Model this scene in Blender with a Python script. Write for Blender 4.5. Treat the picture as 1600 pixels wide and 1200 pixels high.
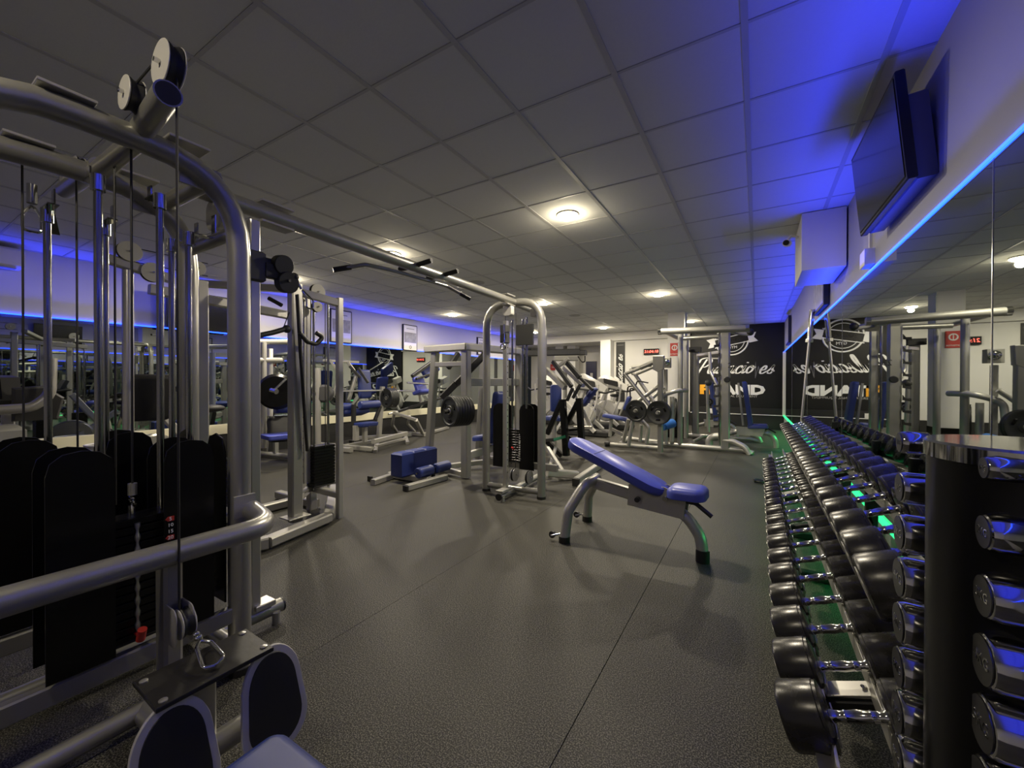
import bpy, math, random
from mathutils import Vector, Matrix, Quaternion
random.seed(7)
S = bpy.context.scene
for o in list(bpy.data.objects): bpy.data.objects.remove(o)
COL = S.collection
PI = math.pi
EYE = 1.32; CEIL = 2.953

# ---------------- camera ----------------
cd = bpy.data.cameras.new('camera'); cam = bpy.data.objects.new('camera', cd); COL.objects.link(cam)
cd.sensor_width = 36.0; cd.lens = 635.0/1600*36; cd.clip_start = .02; cd.clip_end = 80
yaw, pitch, roll = .5423, -.0062, -.0019
cam.matrix_world = (Matrix.Translation((0, 0, EYE)) @ Matrix.Rotation(yaw, 4, 'Z') @
                    Matrix.Rotation(PI/2+pitch, 4, 'X') @ Matrix.Rotation(-roll, 4, 'Z'))
S.camera = cam
# ---------------- world, exposure ----------------
S.view_settings.view_transform = 'Standard'; S.view_settings.look = 'None'
S.view_settings.gamma = 1; S.view_settings.use_curve_mapping = False
S.view_settings.exposure = 0.0
W = bpy.data.worlds.new('world'); S.world = W; W.use_nodes = True
W.node_tree.nodes['Background'].inputs[0].default_value = (.5, .55, .6, 1)
W.node_tree.nodes['Background'].inputs[1].default_value = .02
S.cycles.max_bounces = 10; S.cycles.glossy_bounces = 7; S.cycles.diffuse_bounces = 4
S.cycles.sample_clamp_indirect = 3.0
LAMP_W = 68.0; BLUE_W = 48.0; GREEN_W = 18.0
def area(name, loc, sx, sy, col, e, rot):
    l = bpy.data.lights.new(name, 'AREA'); l.shape = 'RECTANGLE'; l.size = sx; l.size_y = sy
    l.color = col; l.energy = e; l.spread = math.radians(92 if name == 'led_light' and loc[2] > 1 else 120); o = bpy.data.objects.new(name, l); COL.objects.link(o)
    o.location = loc; o.rotation_euler = rot; return o
# LED tape on top of both mirror walls (faces up), green tape under the right mirror
area('led_light', (.64, 5.2, 2.18), .02, 16.0, (.012, .03, 1), BLUE_W, (PI, math.radians(-14), math.radians(.5)))
area('led_light', (-7.80, 5.2, 2.175), .02, 16.0, (.012, .03, 1), BLUE_W, (PI, math.radians(14), 0))
area('led_light', (.66, 8.0, .36), .02, 10.4, (.02, 1, .22), GREEN_W, (0, math.radians(38), math.radians(.5)))

# ---------------- materials ----------------
def mat(name, c, rough=.5, metal=0, emit=None, es=0, noise=0, nscale=30, bump=0, coat=0, rn=0, spec=None, c2=None):
    m = bpy.data.materials.new(name); m.use_nodes = True
    nt = m.node_tree; b = nt.nodes['Principled BSDF']
    b.inputs['Base Color'].default_value = (*c, 1); b.inputs['Roughness'].default_value = rough
    b.inputs['Metallic'].default_value = metal
    if spec is not None: b.inputs['Specular IOR Level'].default_value = spec
    if coat: b.inputs['Coat Weight'].default_value = coat; b.inputs['Coat Roughness'].default_value = .08
    if emit: b.inputs['Emission Color'].default_value = (*emit, 1); b.inputs['Emission Strength'].default_value = es
    if noise or bump or rn:
        tc = nt.nodes.new('ShaderNodeTexCoord'); n = nt.nodes.new('ShaderNodeTexNoise')
        n.inputs['Scale'].default_value = nscale; n.inputs['Detail'].default_value = 5
        nt.links.new(tc.outputs['Object'], n.inputs['Vector'])
        if noise:
            r = nt.nodes.new('ShaderNodeMix'); r.data_type = 'RGBA'
            k = c2 or tuple(min(1, v*(1+noise)) for v in c)
            r.inputs[6].default_value = (*(tuple(v*(1-noise) for v in c) if not c2 else c), 1); r.inputs[7].default_value = (*k, 1)
            nt.links.new(n.outputs['Fac'], r.inputs[0]); nt.links.new(r.outputs[2], b.inputs['Base Color'])
        if bump:
            bp = nt.nodes.new('ShaderNodeBump'); bp.inputs['Strength'].default_value = bump; bp.inputs['Distance'].default_value = .01
            nt.links.new(n.outputs['Fac'], bp.inputs['Height']); nt.links.new(bp.outputs[0], b.inputs['Normal'])
        if rn:
            q = nt.nodes.new('ShaderNodeMapRange'); q.inputs[3].default_value = rough-rn; q.inputs[4].default_value = rough+rn
            nt.links.new(n.outputs['Fac'], q.inputs[0]); nt.links.new(q.outputs[0], b.inputs['Roughness'])
    return m
M = {}
M['silver'] = mat('silver_paint', (.35, .345, .315), .31, .65, noise=.06, nscale=9, rn=.06)
M['silver2'] = mat('silver_paint_light', (.43, .42, .385), .34, .5, noise=.06, nscale=9, rn=.05)
M['chrome'] = mat('chrome', (.6, .6, .59), .08, 1)
M['rod'] = mat('steel_rod', (.34, .34, .33), .16, 1)
M['steel'] = mat('steel_plate', (.55, .54, .5), .32, .8)
M['black'] = mat('black_panel', (.005, .005, .005), .26, 0, spec=.3)
M['blackm'] = mat('black_matte', (.012, .012, .012), .55)
M['rubber'] = mat('black_rubber', (.016, .015, .014), .42, noise=.3, nscale=40, bump=.06)
M['head'] = mat('dumbbell_rubber', (.020, .019, .017), .27, noise=.3, nscale=25, bump=.05, rn=.08)
M['plate'] = mat('weight_plate_rubber', (.016, .018, .018), .45, noise=.3, nscale=60)
M['blue'] = mat('blue_vinyl', (.065, .085, .40), .36, noise=.08, nscale=14, bump=.04)
M['blue2'] = mat('blue_vinyl_dimmed', (.02, .035, .17), .45, noise=.1, nscale=14, bump=.04)  # darker copy of the blue vinyl, dim light on the pads put into colour
M['bluef'] = mat('blue_foam', (.02, .13, .42), .6)
M['white'] = mat('white_paint', (.72, .71, .67), .6, noise=.02, nscale=5)
M['wall'] = mat('wall_paint', (.62, .61, .58), .7, noise=.02, nscale=3, bump=.02)
M['wall2'] = mat('grey_wall_paint', (.33, .33, .33), .7, noise=.02, nscale=3, bump=.02)
M['capm'] = mat('dull_steel', (.14, .14, .14), .33, 1)
M['blackwall'] = mat('black_wall_paint', (.008, .008, .008), .5, spec=.3)
M['tile'] = mat('ceiling_tile', (.64, .645, .63), .9, noise=.03, nscale=60, bump=.08)
M['tbar'] = mat('ceiling_grid', (.45, .45, .45), .55)
M['mirror'] = mat('mirror_glass', (.46, .50, .48), .012, 1)
M['edge'] = mat('mirror_edge', (.8, .82, .8), .15, .9)
M['cream'] = mat('cream_laminate', (.78, .74, .52), .5)
M['ledb'] = mat('blue_led_tape', (.02, .05, .3), .5, emit=(.008, .045, 1), es=10)
M['ledg'] = mat('green_led_tape', (.02, .3, .1), .5, emit=(.03, 1, .28), es=1.6)
M['lamp'] = mat('lamp_diffuser', (1, .95, .8), .5, emit=(1, .83, .5), es=45)
M['screen'] = mat('screen_glass', (.004, .004, .006), .18, coat=.4)
M['red'] = mat('red_plastic', (.45, .03, .02), .4)
M['redsign'] = mat('red_sign', (.5, .04, .03), .5)
M['led7'] = mat('red_digits', (.3, 0, 0), .5, emit=(1, .12, .08), es=5)
M['paint'] = mat('white_lettering', (.85, .85, .82), .5)
M['greyp'] = mat('grey_lettering', (.16, .16, .16), .5)
M['orange'] = mat('orange_lettering', (.9, .42, .02), .5)
M['navy'] = mat('navy_panel', (.01, .012, .04), .35)
M['photo'] = mat('poster_photo', (.05, .05, .05), .5, noise=1, nscale=9, c2=(.5, .5, .48))
M['grey'] = mat('grey_plastic', (.33, .33, .31), .5)
M['lgrey'] = mat('light_grey_plastic', (.44, .43, .40), .45)
M['dark'] = mat('dark_grey_plastic', (.05, .05, .05), .45)
M['green'] = mat('green_band', (.02, .16, .08), .5)
M['towel'] = mat('dark_glass', (.02, .025, .04), .12)
# rubber floor: fine granule speckle
def floor_mat():
    m = mat('rubber_floor', (.03, .029, .027), .5, spec=.24); nt = m.node_tree; b = nt.nodes['Principled BSDF']
    tc = nt.nodes.new('ShaderNodeTexCoord')
    def tex(sc, d):
        n = nt.nodes.new('ShaderNodeTexNoise'); n.inputs['Scale'].default_value = sc; n.inputs['Detail'].default_value = d
        nt.links.new(tc.outputs['Object'], n.inputs['Vector']); return n
    a, c = tex(190, 1), tex(.9, 4)
    r = nt.nodes.new('ShaderNodeValToRGB'); nt.links.new(a.outputs['Fac'], r.inputs[0])
    e = r.color_ramp.elements; e[0].position = .45; e[0].color = (.008, .008, .007, 1); e[1].position = .66; e[1].color = (.15, .143, .122, 1)
    x = nt.nodes.new('ShaderNodeMix'); x.data_type = 'RGBA'; x.blend_type = 'MULTIPLY'; x.inputs[0].default_value = .55
    r2 = nt.nodes.new('ShaderNodeValToRGB'); nt.links.new(c.outputs['Fac'], r2.inputs[0])
    e = r2.color_ramp.elements; e[0].position = .3; e[0].color = (.5, .5, .5, 1); e[1].position = .7; e[1].color = (1.2, 1.2, 1.15, 1)
    nt.links.new(r.outputs[0], x.inputs[6]); nt.links.new(r2.outputs[0], x.inputs[7]); nt.links.new(x.outputs[2], b.inputs['Base Color'])
    q = nt.nodes.new('ShaderNodeMapRange'); q.inputs[3].default_value = .44; q.inputs[4].default_value = .66
    nt.links.new(c.outputs['Fac'], q.inputs[0]); nt.links.new(q.outputs[0], b.inputs['Roughness'])
    bp = nt.nodes.new('ShaderNodeBump'); bp.inputs['Strength'].default_value = .25; bp.inputs['Distance'].default_value = .004
    nt.links.new(a.outputs['Fac'], bp.inputs['Height']); nt.links.new(bp.outputs[0], b.inputs['Normal'])
    return m
M['floor'] = floor_mat()

# ---------------- mesh builder ----------------
V = Vector
def frame_of(d, up=None):
    d = d.normalized(); up = V(up) if up else (V((0, 0, 1)) if abs(d.z) < .95 else V((0, 1, 0)))
    u = d.cross(up)
    if u.length < 1e-6: u = d.cross(V((1, 0, 0)))
    u.normalize(); v = u.cross(d).normalized(); return u, v
class MB:
    def __init__(s): s.v = []; s.f = []
    def rings(s, rs, closed=False, cap=True):
        n = len(rs[0]); b = len(s.v)
        for r in rs: s.v += [tuple(p) for p in r]
        m = len(rs)
        for i in range(m if closed else m-1):
            j = (i+1) % m
            for k in range(n):
                l = (k+1) % n; s.f.append((b+i*n+k, b+i*n+l, b+j*n+l, b+j*n+k))
        if cap and not closed:
            s.f.append(tuple(b+k for k in reversed(range(n)))); s.f.append(tuple(b+(m-1)*n+k for k in range(n)))
        return s
    def beam(s, a, b, w=.06, h=None, up=None, ch=None):
        a, b = V(a), V(b); h = h or w; u, v = frame_of(b-a, up); c = min(w, h)*.1 if ch is None else ch
        pts = [(-w/2+c, -h/2), (w/2-c, -h/2), (w/2, -h/2+c), (w/2, h/2-c), (w/2-c, h/2), (-w/2+c, h/2), (-w/2, h/2-c), (-w/2, -h/2+c)]
        return s.rings([[p+u*x+v*y for x, y in pts] for p in (a, b)])
    def box(s, c, d, rz=0, ch=.004, ry=0, rx=0):
        R = Matrix.Rotation(rz, 3, 'Z') @ Matrix.Rotation(ry, 3, 'Y') @ Matrix.Rotation(rx, 3, 'X'); c = V(c); x, y, z = d[0]/2, d[1]/2, d[2]/2
        e = min(ch, x*.4, y*.4, z*.4)
        def ring(zz, i): return [c+R@V((a, b, zz)) for a, b in ((-x+i, -y+i), (x-i, -y+i), (x-i, y-i), (-x+i, y-i))]
        return s.rings([ring(-z, e), ring(-z+e, 0), ring(z-e, 0), ring(z, e)])
    def tube(s, pts, r, fil=.1, seg=12, cap=True, closed=False):
        P_ = [V(p) for p in pts]; path = []
        n = len(P_)
        for i, p in enumerate(P_):
            if (i == 0 or i == n-1) and not closed: path.append(p); continue
            a, c = P_[i-1], P_[(i+1) % n]; d1 = (a-p); d2 = (c-p)
            ang = d1.angle(d2) if d1.length > 1e-6 and d2.length > 1e-6 else PI
            if ang > PI-.05 or fil <= 0: path.append(p); continue
            t = min(fil/math.tan(ang/2), d1.length*.499, d2.length*.499)
            q1, q2 = p+d1.normalized()*t, p+d2.normalized()*t; k = max(3, int((PI-ang)/.22))
            for j in range(k+1):
                w = j/k; path.append(q1*(1-w)**2+p*2*w*(1-w)+q2*w*w)
        rs = []; u = None; m = len(path)
        for i, p in enumerate(path):
            d = (path[(i+1) % m] if (i < m-1 or closed) else p)-(path[i-1] if (i > 0 or closed) else p)
            d.normalize()
            if u is None: u, v = frame_of(d)
            else:
                u = (u-d*u.dot(d)).normalized(); v = u.cross(d)
            rs.append([p+u*(r*math.cos(2*PI*k/seg))+v*(r*math.sin(2*PI*k/seg)) for k in range(seg)])
        return s.rings(rs, closed, cap)
    def cyl(s, a, b, r, seg=16): return s.tube([a, b], r, 0, seg)
    def lathe(s, prof, o, ax, seg=24):
        o, ax = V(o), V(ax).normalized(); u, v = frame_of(ax)
        return s.rings([[o+ax*h+u*(max(r, 1e-4)*math.cos(2*PI*k/seg))+v*(max(r, 1e-4)*math.sin(2*PI*k/seg)) for k in range(seg)] for r, h in prof])
    def disc(s, a, b, r, ch=.006, seg=24):
        a, b = V(a), V(b); L = (b-a).length; c = min(ch, L*.3, r*.3)
        return s.lathe([(r-c, 0), (r, c), (r, L-c), (r-c, L)], a, b-a, seg)
    def torus(s, c, ax, R, r, seg=20, sub=8):
        c, ax = V(c), V(ax).normalized(); u, v = frame_of(ax)
        rs = []
        for k in range(seg):
            d = u*math.cos(2*PI*k/seg)+v*math.sin(2*PI*k/seg)
            rs.append([c+d*(R+r*math.cos(2*PI*j/sub))+ax*(r*math.sin(2*PI*j/sub)) for j in range(sub)])
        return s.rings(rs, True, False)
    def sph(s, c, r, seg=14, sq=(1, 1, 1)):
        c = V(c); rs = []
        for i in range(1, 9):
            t = PI*i/9; rs.append([c+V((r*sq[0]*math.sin(t)*math.cos(2*PI*k/seg), r*sq[1]*math.sin(t)*math.sin(2*PI*k/seg), r*sq[2]*math.cos(t))) for k in range(seg)])
        return s.rings(rs)
    def slab(s, out, o, u, v, th, ch=.003):
        o, u, v = V(o), V(u).normalized(), V(v).normalized(); n = u.cross(v).normalized()
        cx = sum(p[0] for p in out)/len(out); cy = sum(p[1] for p in out)/len(out)
        def ring(h, k): return [o+u*(cx+(x-cx)*k)+v*(cy+(y-cy)*k)+n*h for x, y in out]
        sz = max(max(abs(x-cx), abs(y-cy)) for x, y in out); k = 1-ch/sz
        return s.rings([ring(-th/2, k), ring(-th/2+min(ch, th*.3), 1), ring(th/2-min(ch, th*.3), 1), ring(th/2, k)])
    def pad(s, c, u, v, lu, lv, th, r=.05, crown=.3):
        c, u, v = V(c), V(u).normalized(), V(v).normalized(); v = (v-u*v.dot(u)).normalized(); n = u.cross(v)
        out = rrect(lu, lv, r, 5)
        def ring(h, ins):
            o = rrect(lu-2*ins, lv-2*ins, max(r-ins, .004), 5); return [c+u*x+v*y+n*h for x, y in o]
        i = min(th*.5, lu*.3, lv*.3)
        return s.rings([ring(-th/2, .008), ring(-th/2+.006, 0), ring(th*.05, 0), ring(th*.28, i*.18), ring(th*.42, i*.5), ring(th*.5, i)])
    def xform(s, mt): s.v = [tuple(mt @ V(p)) for p in s.v]; return s
def rrect(w, h, r, n=5):
    r = min(r, w/2-.0005, h/2-.0005); o = []
    for cx, cy, a0 in ((w/2-r, h/2-r, 0), (-w/2+r, h/2-r, 90), (-w/2+r, -h/2+r, 180), (w/2-r, -h/2+r, 270)):
        for k in range(n+1):
            a = math.radians(a0+90*k/n); o.append((cx+r*math.cos(a), cy+r*math.sin(a)))
    return o
def mesh(name, mb, m, smooth=True):
    me = bpy.data.meshes.new(name); me.from_pydata(mb.v, [], mb.f); me.validate(); me.update()
    if smooth:
        me.polygons.foreach_set('use_smooth', [True]*len(me.polygons)); me.set_sharp_from_angle(angle=math.radians(38))
    me.materials.append(M[m]); return me
def thing(name, label, cat, loc=(0, 0, 0), rz=0, group=None):
    o = bpy.data.objects.new(name, None); COL.objects.link(o); o.location = loc; o.rotation_euler = (0, 0, rz)
    o.empty_display_size = .1; o['label'] = label; o['category'] = cat
    if group: o['group'] = group
    return o
def part(par, name, mb, m, label=None, local=False, root=None):
    """mesh child; coordinates are room coordinates unless local"""
    if not local:
        r = root or par
        while r.parent: r = r.parent
        mb.xform((Matrix.Translation(r.location) @ r.rotation_euler.to_matrix().to_4x4()).inverted())
    o = bpy.data.objects.new(name, mesh(name, mb, m)); COL.objects.link(o); o.parent = par
    if label: o['label'] = label
    return o
def solo(name, mb, m, label, cat, group=None, loc=(0, 0, 0)):
    mb.xform(Matrix.Translation(-V(loc)))
    o = bpy.data.objects.new(name, mesh(name, mb, m)); COL.objects.link(o); o.location = loc
    o['label'] = label; o['category'] = cat
    if group: o['group'] = group
    return o
def struct(name, mb, m):
    o = bpy.data.objects.new(name, mesh(name, mb, m)); COL.objects.link(o); o['kind'] = 'structure'; return o
def sub(par, name, me, loc=(0, 0, 0)):
    o = bpy.data.objects.new(name, me); COL.objects.link(o); o.parent = par; o.location = loc; return o
def copy_tree(o, parent=None):
    c = o.copy(); COL.objects.link(c); c.parent = parent
    for ch in o.children: copy_tree(ch, c)
    return c
def text(par, name, body, m, loc, rot, size, ext=.002, shear=0, off=0, align='CENTER', sx=1, local=False):
    cu = bpy.data.curves.new(name, 'FONT'); cu.body = body; cu.size = size; cu.extrude = ext; cu.shear = shear; cu.offset = off
    cu.align_x = align; cu.align_y = 'CENTER'; cu.resolution_u = 2
    t = bpy.data.objects.new(name, cu); COL.objects.link(t); dg = bpy.context.evaluated_depsgraph_get()
    me = bpy.data.meshes.new_from_object(t.evaluated_get(dg)); bpy.data.objects.remove(t)
    me.materials.clear(); me.materials.append(M[m])
    o = bpy.data.objects.new(name, me); COL.objects.link(o); o.parent = par
    r = par
    while r and r.parent: r = r.parent
    o.location = V(loc)-(V(r.location) if (r and not local) else V((0, 0, 0))); o.rotation_euler = rot; o.scale = (sx, 1, 1); return o
def ordn(i): return ['first', 'second', 'third', 'fourth', 'fifth', 'sixth', 'seventh', 'eighth', 'ninth', 'tenth', 'eleventh', 'twelfth', 'thirteenth',
                     'fourteenth', 'fifteenth', 'sixteenth', 'seventeenth', 'eighteenth', 'nineteenth', 'twentieth', 'twenty-first', 'twenty-second', 'twenty-third'][i]

# ======================= ROOM =======================
def xw(y): return .763-.009*y                      # face of the right mirror wall (not quite parallel to the grid)
WR = math.radians(.516)
XL = -7.9; YF = 13.4; YB = -3.0; ZM = 2.135
# floor: rubber rolls on a slab
fl = struct('floor', MB().box((-3.6, 6, -.06), (9.6, 19, .1), ch=0), 'blackm')
xs = [-8.15, -6.85, -5.6, -4.35, -3.1, -1.85, -.6, .8]
for i in range(7):
    for y0, y1 in ((YB-.1, 7.2), (7.2, 15.3)):
        part(fl, 'rubber_roll', MB().box(((xs[i]+xs[i+1])/2, (y0+y1)/2, -.006), (xs[i+1]-xs[i]-(.0025 if i > 4 else .0005), y1-y0-.001, .012), ch=.001), 'floor', root=fl)
# ceiling: slab, grid, tiles
ce = struct('ceiling', MB().box((-3.6, 6, CEIL+.09), (9.8, 19.4, .1), ch=0), 'blackm')
gx = [-.0566+.6*k for k in range(-13, 2)]; gy = [1.5446+.6*k for k in range(-7, 21)]
for x in gx: part(ce, 'main_runner', MB().box((x, 5.3, CEIL+.012), (.030, 16.6, .02), ch=0), 'tbar')
for y in gy: part(ce, 'cross_runner', MB().box((-3.6, y, CEIL+.013), (8.9, .017, .02), ch=0), 'tbar')
tm = mesh('ceiling_tile', MB().box((0, 0, 0), (.575, .583, .014), ch=.003), 'tile')
cells = [((a+.3), (b+.3)) for a in [gx[0]-.6]+gx for b in [gy[0]-.6]+gy if a > -8.7 and a < .7]
def sees(x, y):
    fw = -x*math.sin(yaw)+y*math.cos(yaw); r = x*math.cos(yaw)+y*math.sin(yaw)
    return fw > .2 and abs(r/fw) < 1.45 and (CEIL-EYE)/fw < 1.15
cells.sort(key=lambda c: (not sees(*c), c[0]**2+c[1]**2)); rest = MB()
for i, (x, y) in enumerate(cells):
    if i < 300: sub(ce, 'ceiling_tile', tm, (x, y, CEIL+.013))
    else: rest.box((x, y, CEIL+.013), (.575, .583, .014), ch=.003)
r_ = part(ce, 'ceiling_tile_field', rest, 'tile'); r_['kind'] = 'stuff'
# right wall with mirror
Rw = Matrix.Translation((xw(0), 0, 0)) @ Matrix.Rotation(WR, 4, 'Z')
wr = struct('wall_right', MB().box((.1, 5.2, 1.5), (.2, 17.0, 3.1), ch=0).xform(Rw), 'wall2')
def rwp(par, name, mb, m, label=None): return part(par, name, mb.xform(Rw), m, label)
seam = [-2.95, -.65, 2.17, 5.03, 7.9, 10.75, 13.28]
for a, b in zip(seam, seam[1:]):
    rwp(wr, 'mirror_panel', MB().box((-.006, (a+b)/2, (ZM+.43)/2), (.010, b-a-.006, ZM-.43), ch=.001), 'mirror')
for a in seam[1:-1]: rwp(wr, 'mirror_joint', MB().box((-.007, a, (ZM+.43)/2), (.012, .005, ZM-.43), ch=0), 'edge')
rwp(wr, 'led_tape', MB().box((-.012, 5.2, ZM+.008), (.012, 16.4, .012), ch=0), 'ledb', 'blue glowing tape along the top of the mirror')
rwp(wr, 'led_tape', MB().box((-.018, 8.2, .405), (.026, 10.1, .03), ch=0), 'ledg', 'green glowing tape under the mirror')
rwp(wr, 'corner_strip', MB().box((-.02, 13.22, 1.27), (.05, .05, 1.74), ch=.004), 'white')
# mirrored right side posters, box beam, junction box
t = thing('pilaster_box', 'white boxed casing under the ceiling on the right wall, beyond the television', 'casing', (.52, 5.05, 2.4))
part(t, 'casing', MB().box((.535, 5.22, 2.675), (.34, .78, .555), ch=.004), 'wall')
for lab, y0, y1, ht, xx in (('black-framed poster on the right wall under the white box casing', 5.85, 6.82, .0, 0), ('black-framed poster on the right wall near the far black wall', 11.1, 12.0, .0, 0)):
    t = thing('wall_poster', lab, 'poster', (xw(y0)-.02, (y0+y1)/2, 2.18), 0, 'framed posters on the right wall')
    x = xw((y0+y1)/2)
    part(t, 'frame', MB().box((x-.03, (y0+y1)/2, 2.52), (.05, y1-y0, .62), ch=.006), 'blackm')
    part(t, 'print', MB().box((x-.057, (y0+y1)/2, 2.52), (.004, y1-y0-.07, .55), ch=0), 'photo')
t = thing('junction_box', 'small white junction box with conduit on the mirror top below the television', 'box', (xw(4.2), 4.2, 2.2))
x = xw(3.9)
part(t, 'box', MB().box((x-.03, 3.95, 2.235), (.06, .16, .12)), 'white')
part(t, 'conduit', MB().box((x-.008, 3.98, 2.46), (.016, .03, .36)), 'white')
t = thing('security_camera', 'small white security camera with black lens under the ceiling beside the box casing', 'camera', (.28, 5.1, 2.8))
part(t, 'bracket', MB().tube([(.36, 5.15, 2.82), (.30, 5.12, 2.84), (.27, 5.1, 2.80)], .012, .02), 'white')
b_ = part(t, 'body', MB().tube([(.27, 5.14, 2.77), (.25, 5.02, 2.745)], .035, 0, 14), 'white'); part(b_, 'lens', MB().cyl((.251, 5.024, 2.746), (.247, 5.0, 2.742), .027), 'black')
# left wall with mirror and cream ledge
wl = struct('wall_left', MB().box((XL-.1, 5.2, 1.5), (.2, 17.2, 3.1), ch=0), 'wall')
sl = [-2.95+1.62*k for k in range(11)]
for a, b in zip(sl, sl[1:]):
    part(wl, 'mirror_panel', MB().box((XL+.006, (a+b)/2, (ZM+.575)/2), (.010, b-a-.005, ZM-.575), ch=.001), 'mirror')
part(wl, 'led_tape', MB().box((XL+.014, 5.2, ZM+.008), (.014, 16.4, .012), ch=0), 'ledb', 'blue glowing tape along the top of the mirror')
bl = struct('baseboard_left', MB().box((XL+.03, 5.2, .49), (.06, 16.4, .165)), 'cream')
part(bl, 'lower_panel', MB().box((XL+.02, 5.2, .2), (.04, 16.4, .4)), 'blackm')
# back wall behind the camera
struct('wall_back', MB().box((-3.6, YB-.1, 1.5), (9.6, .2, 3.1), ch=0), 'wall')
# far end: black wall, white wall with recess, bulkhead
wf = struct('wall_far', MB().box((-.5, YF+.1, 1.5), (2.5, .2, 3.0), ch=0), 'blackwall')
part(wf, 'lower_panel', MB().box((-.5, YF-.012, .29), (2.46, .024, .58)), 'blackm')
part(wf, 'ledge', MB().box((-.5, YF-.02, .395), (2.46, .04, .022)), 'white')
part(wf, 'socket', MB().box(((-1.135, 13.37, 0.47)[0], YF-.03, .47), (.12, .02, .12)), 'white')
wf2 = struct('wall_far_white', MB().box((-3.05, YF+.2, 1.5), (2.75, .2, 3.0), ch=0), 'wall')
part(wf2, 'lower_panel', MB().box((-3.0, YF+.09, .2), (2.7, .02, .4)), 'blackm')
struct('wall_recess', MB().box((-6.2, 15.1, 1.5), (3.8, .2, 3.0), ch=0).box((-4.3, 14.4, 1.5), (.2, 1.4, 3.0), ch=0), 'wall')
struct('trim_bulkhead', MB().box((-4.9, YF+.87, 2.83), (6.7, 1.5, .28), ch=0).box((-4.9, YF+.06, 2.82), (6.4, .12, .26), ch=0), 'wall')
struct('column_far', MB().box((-4.29, YF-.06, 1.35), (.34, .5, 2.7)), 'white')
cc = struct('column', MB().box((-1.64, 10.42, 1.5), (.37, .40, 2.99), ch=.004), 'white')
part(cc, 'base_panel', MB().box((-1.64, 10.42, .25), (.385, .415, .5), ch=.003), 'black')
part(cc, 'corner_trim', MB().box((-1.452, 10.215, 1.7), (.016, .016, 2.4), ch=.002), 'edge')
# white cupboards in the recess and dark door
d = struct('door_1', MB().box(((-5.46, 14.98, 1.475)[0], 14.97, 1.05), (.42, .05, 2.1)), 'navy')
part(d, 'door_glass', MB().box(((-5.46, 14.98, 1.475)[0]+.02, 14.94, 1.35), (.1, .012, .6)), 'lgrey')
for px in (866, 890):
    x = {866: -6.55, 890: -6.05}[px]
    struct('column_recess', MB().box((x, 14.6, 1.35), (.33, .4, 2.7)), 'white')
# banner
bn = thing('wall_banner', 'tall black banner with white vertical lettering on the white far wall', 'banner', (-3.9, YF+.08, .7))
part(bn, 'panel', MB().box((-3.9, YF+.085, 1.65), (.29, .02, 1.98)), 'blackm')
part(bn, 'top_line', MB().box((-3.9, YF+.07, 2.54), (.22, .006, .02)), 'greyp')
# clock
ck = thing('led_clock', 'black digital wall clock with glowing red digits on the white far wall', 'clock', (-2.9, YF+.06, 2.2))
c0 = (-2.905, 13.46, 2.283)
part(ck, 'case', MB().box((c0[0], YF+.07, c0[2]), (.47, .05, .19)), 'black')
text(ck, 'digits', '21:04:18', 'led7', (c0[0], YF+.04, c0[2]), (PI/2, 0, 0), .125, .002, .15)
# fire sign on column
sg = thing('fire_sign', 'red fire hose sign on the white column', 'sign', ((-1.682, 10.2, 2.069)[0], 10.2, 2.0))
s0 = (-1.668, 10.2, 2.084)
part(sg, 'plate', MB().box((s0[0], 10.21, s0[2]), (.20, .012, .30), ch=.001), 'redsign')
part(sg, 'hose_symbol', MB().torus((s0[0], 10.202, s0[2]+.04), (0, 1, 0), .055, .012).box((s0[0], 10.202, s0[2]+.04), (.012, .006, .10)), 'paint')
text(sg, 'lettering', 'EXTINTOR', 'paint', (s0[0], 10.2, s0[2]-.11), (PI/2, 0, 0), .04)
sg = thing('exit_sign', 'red sign on the bulkhead side wall in the recess', 'sign', (-7.0, 14.97, 1.9))
part(sg, 'plate', MB().box((-7.0, 14.985, 1.9), (.4, .02, .25)), 'redsign'); text(sg, 'lettering', 'SALIDA', 'paint', (-7.0, 14.97, 1.9), (PI/2, 0, 0), .09)

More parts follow.
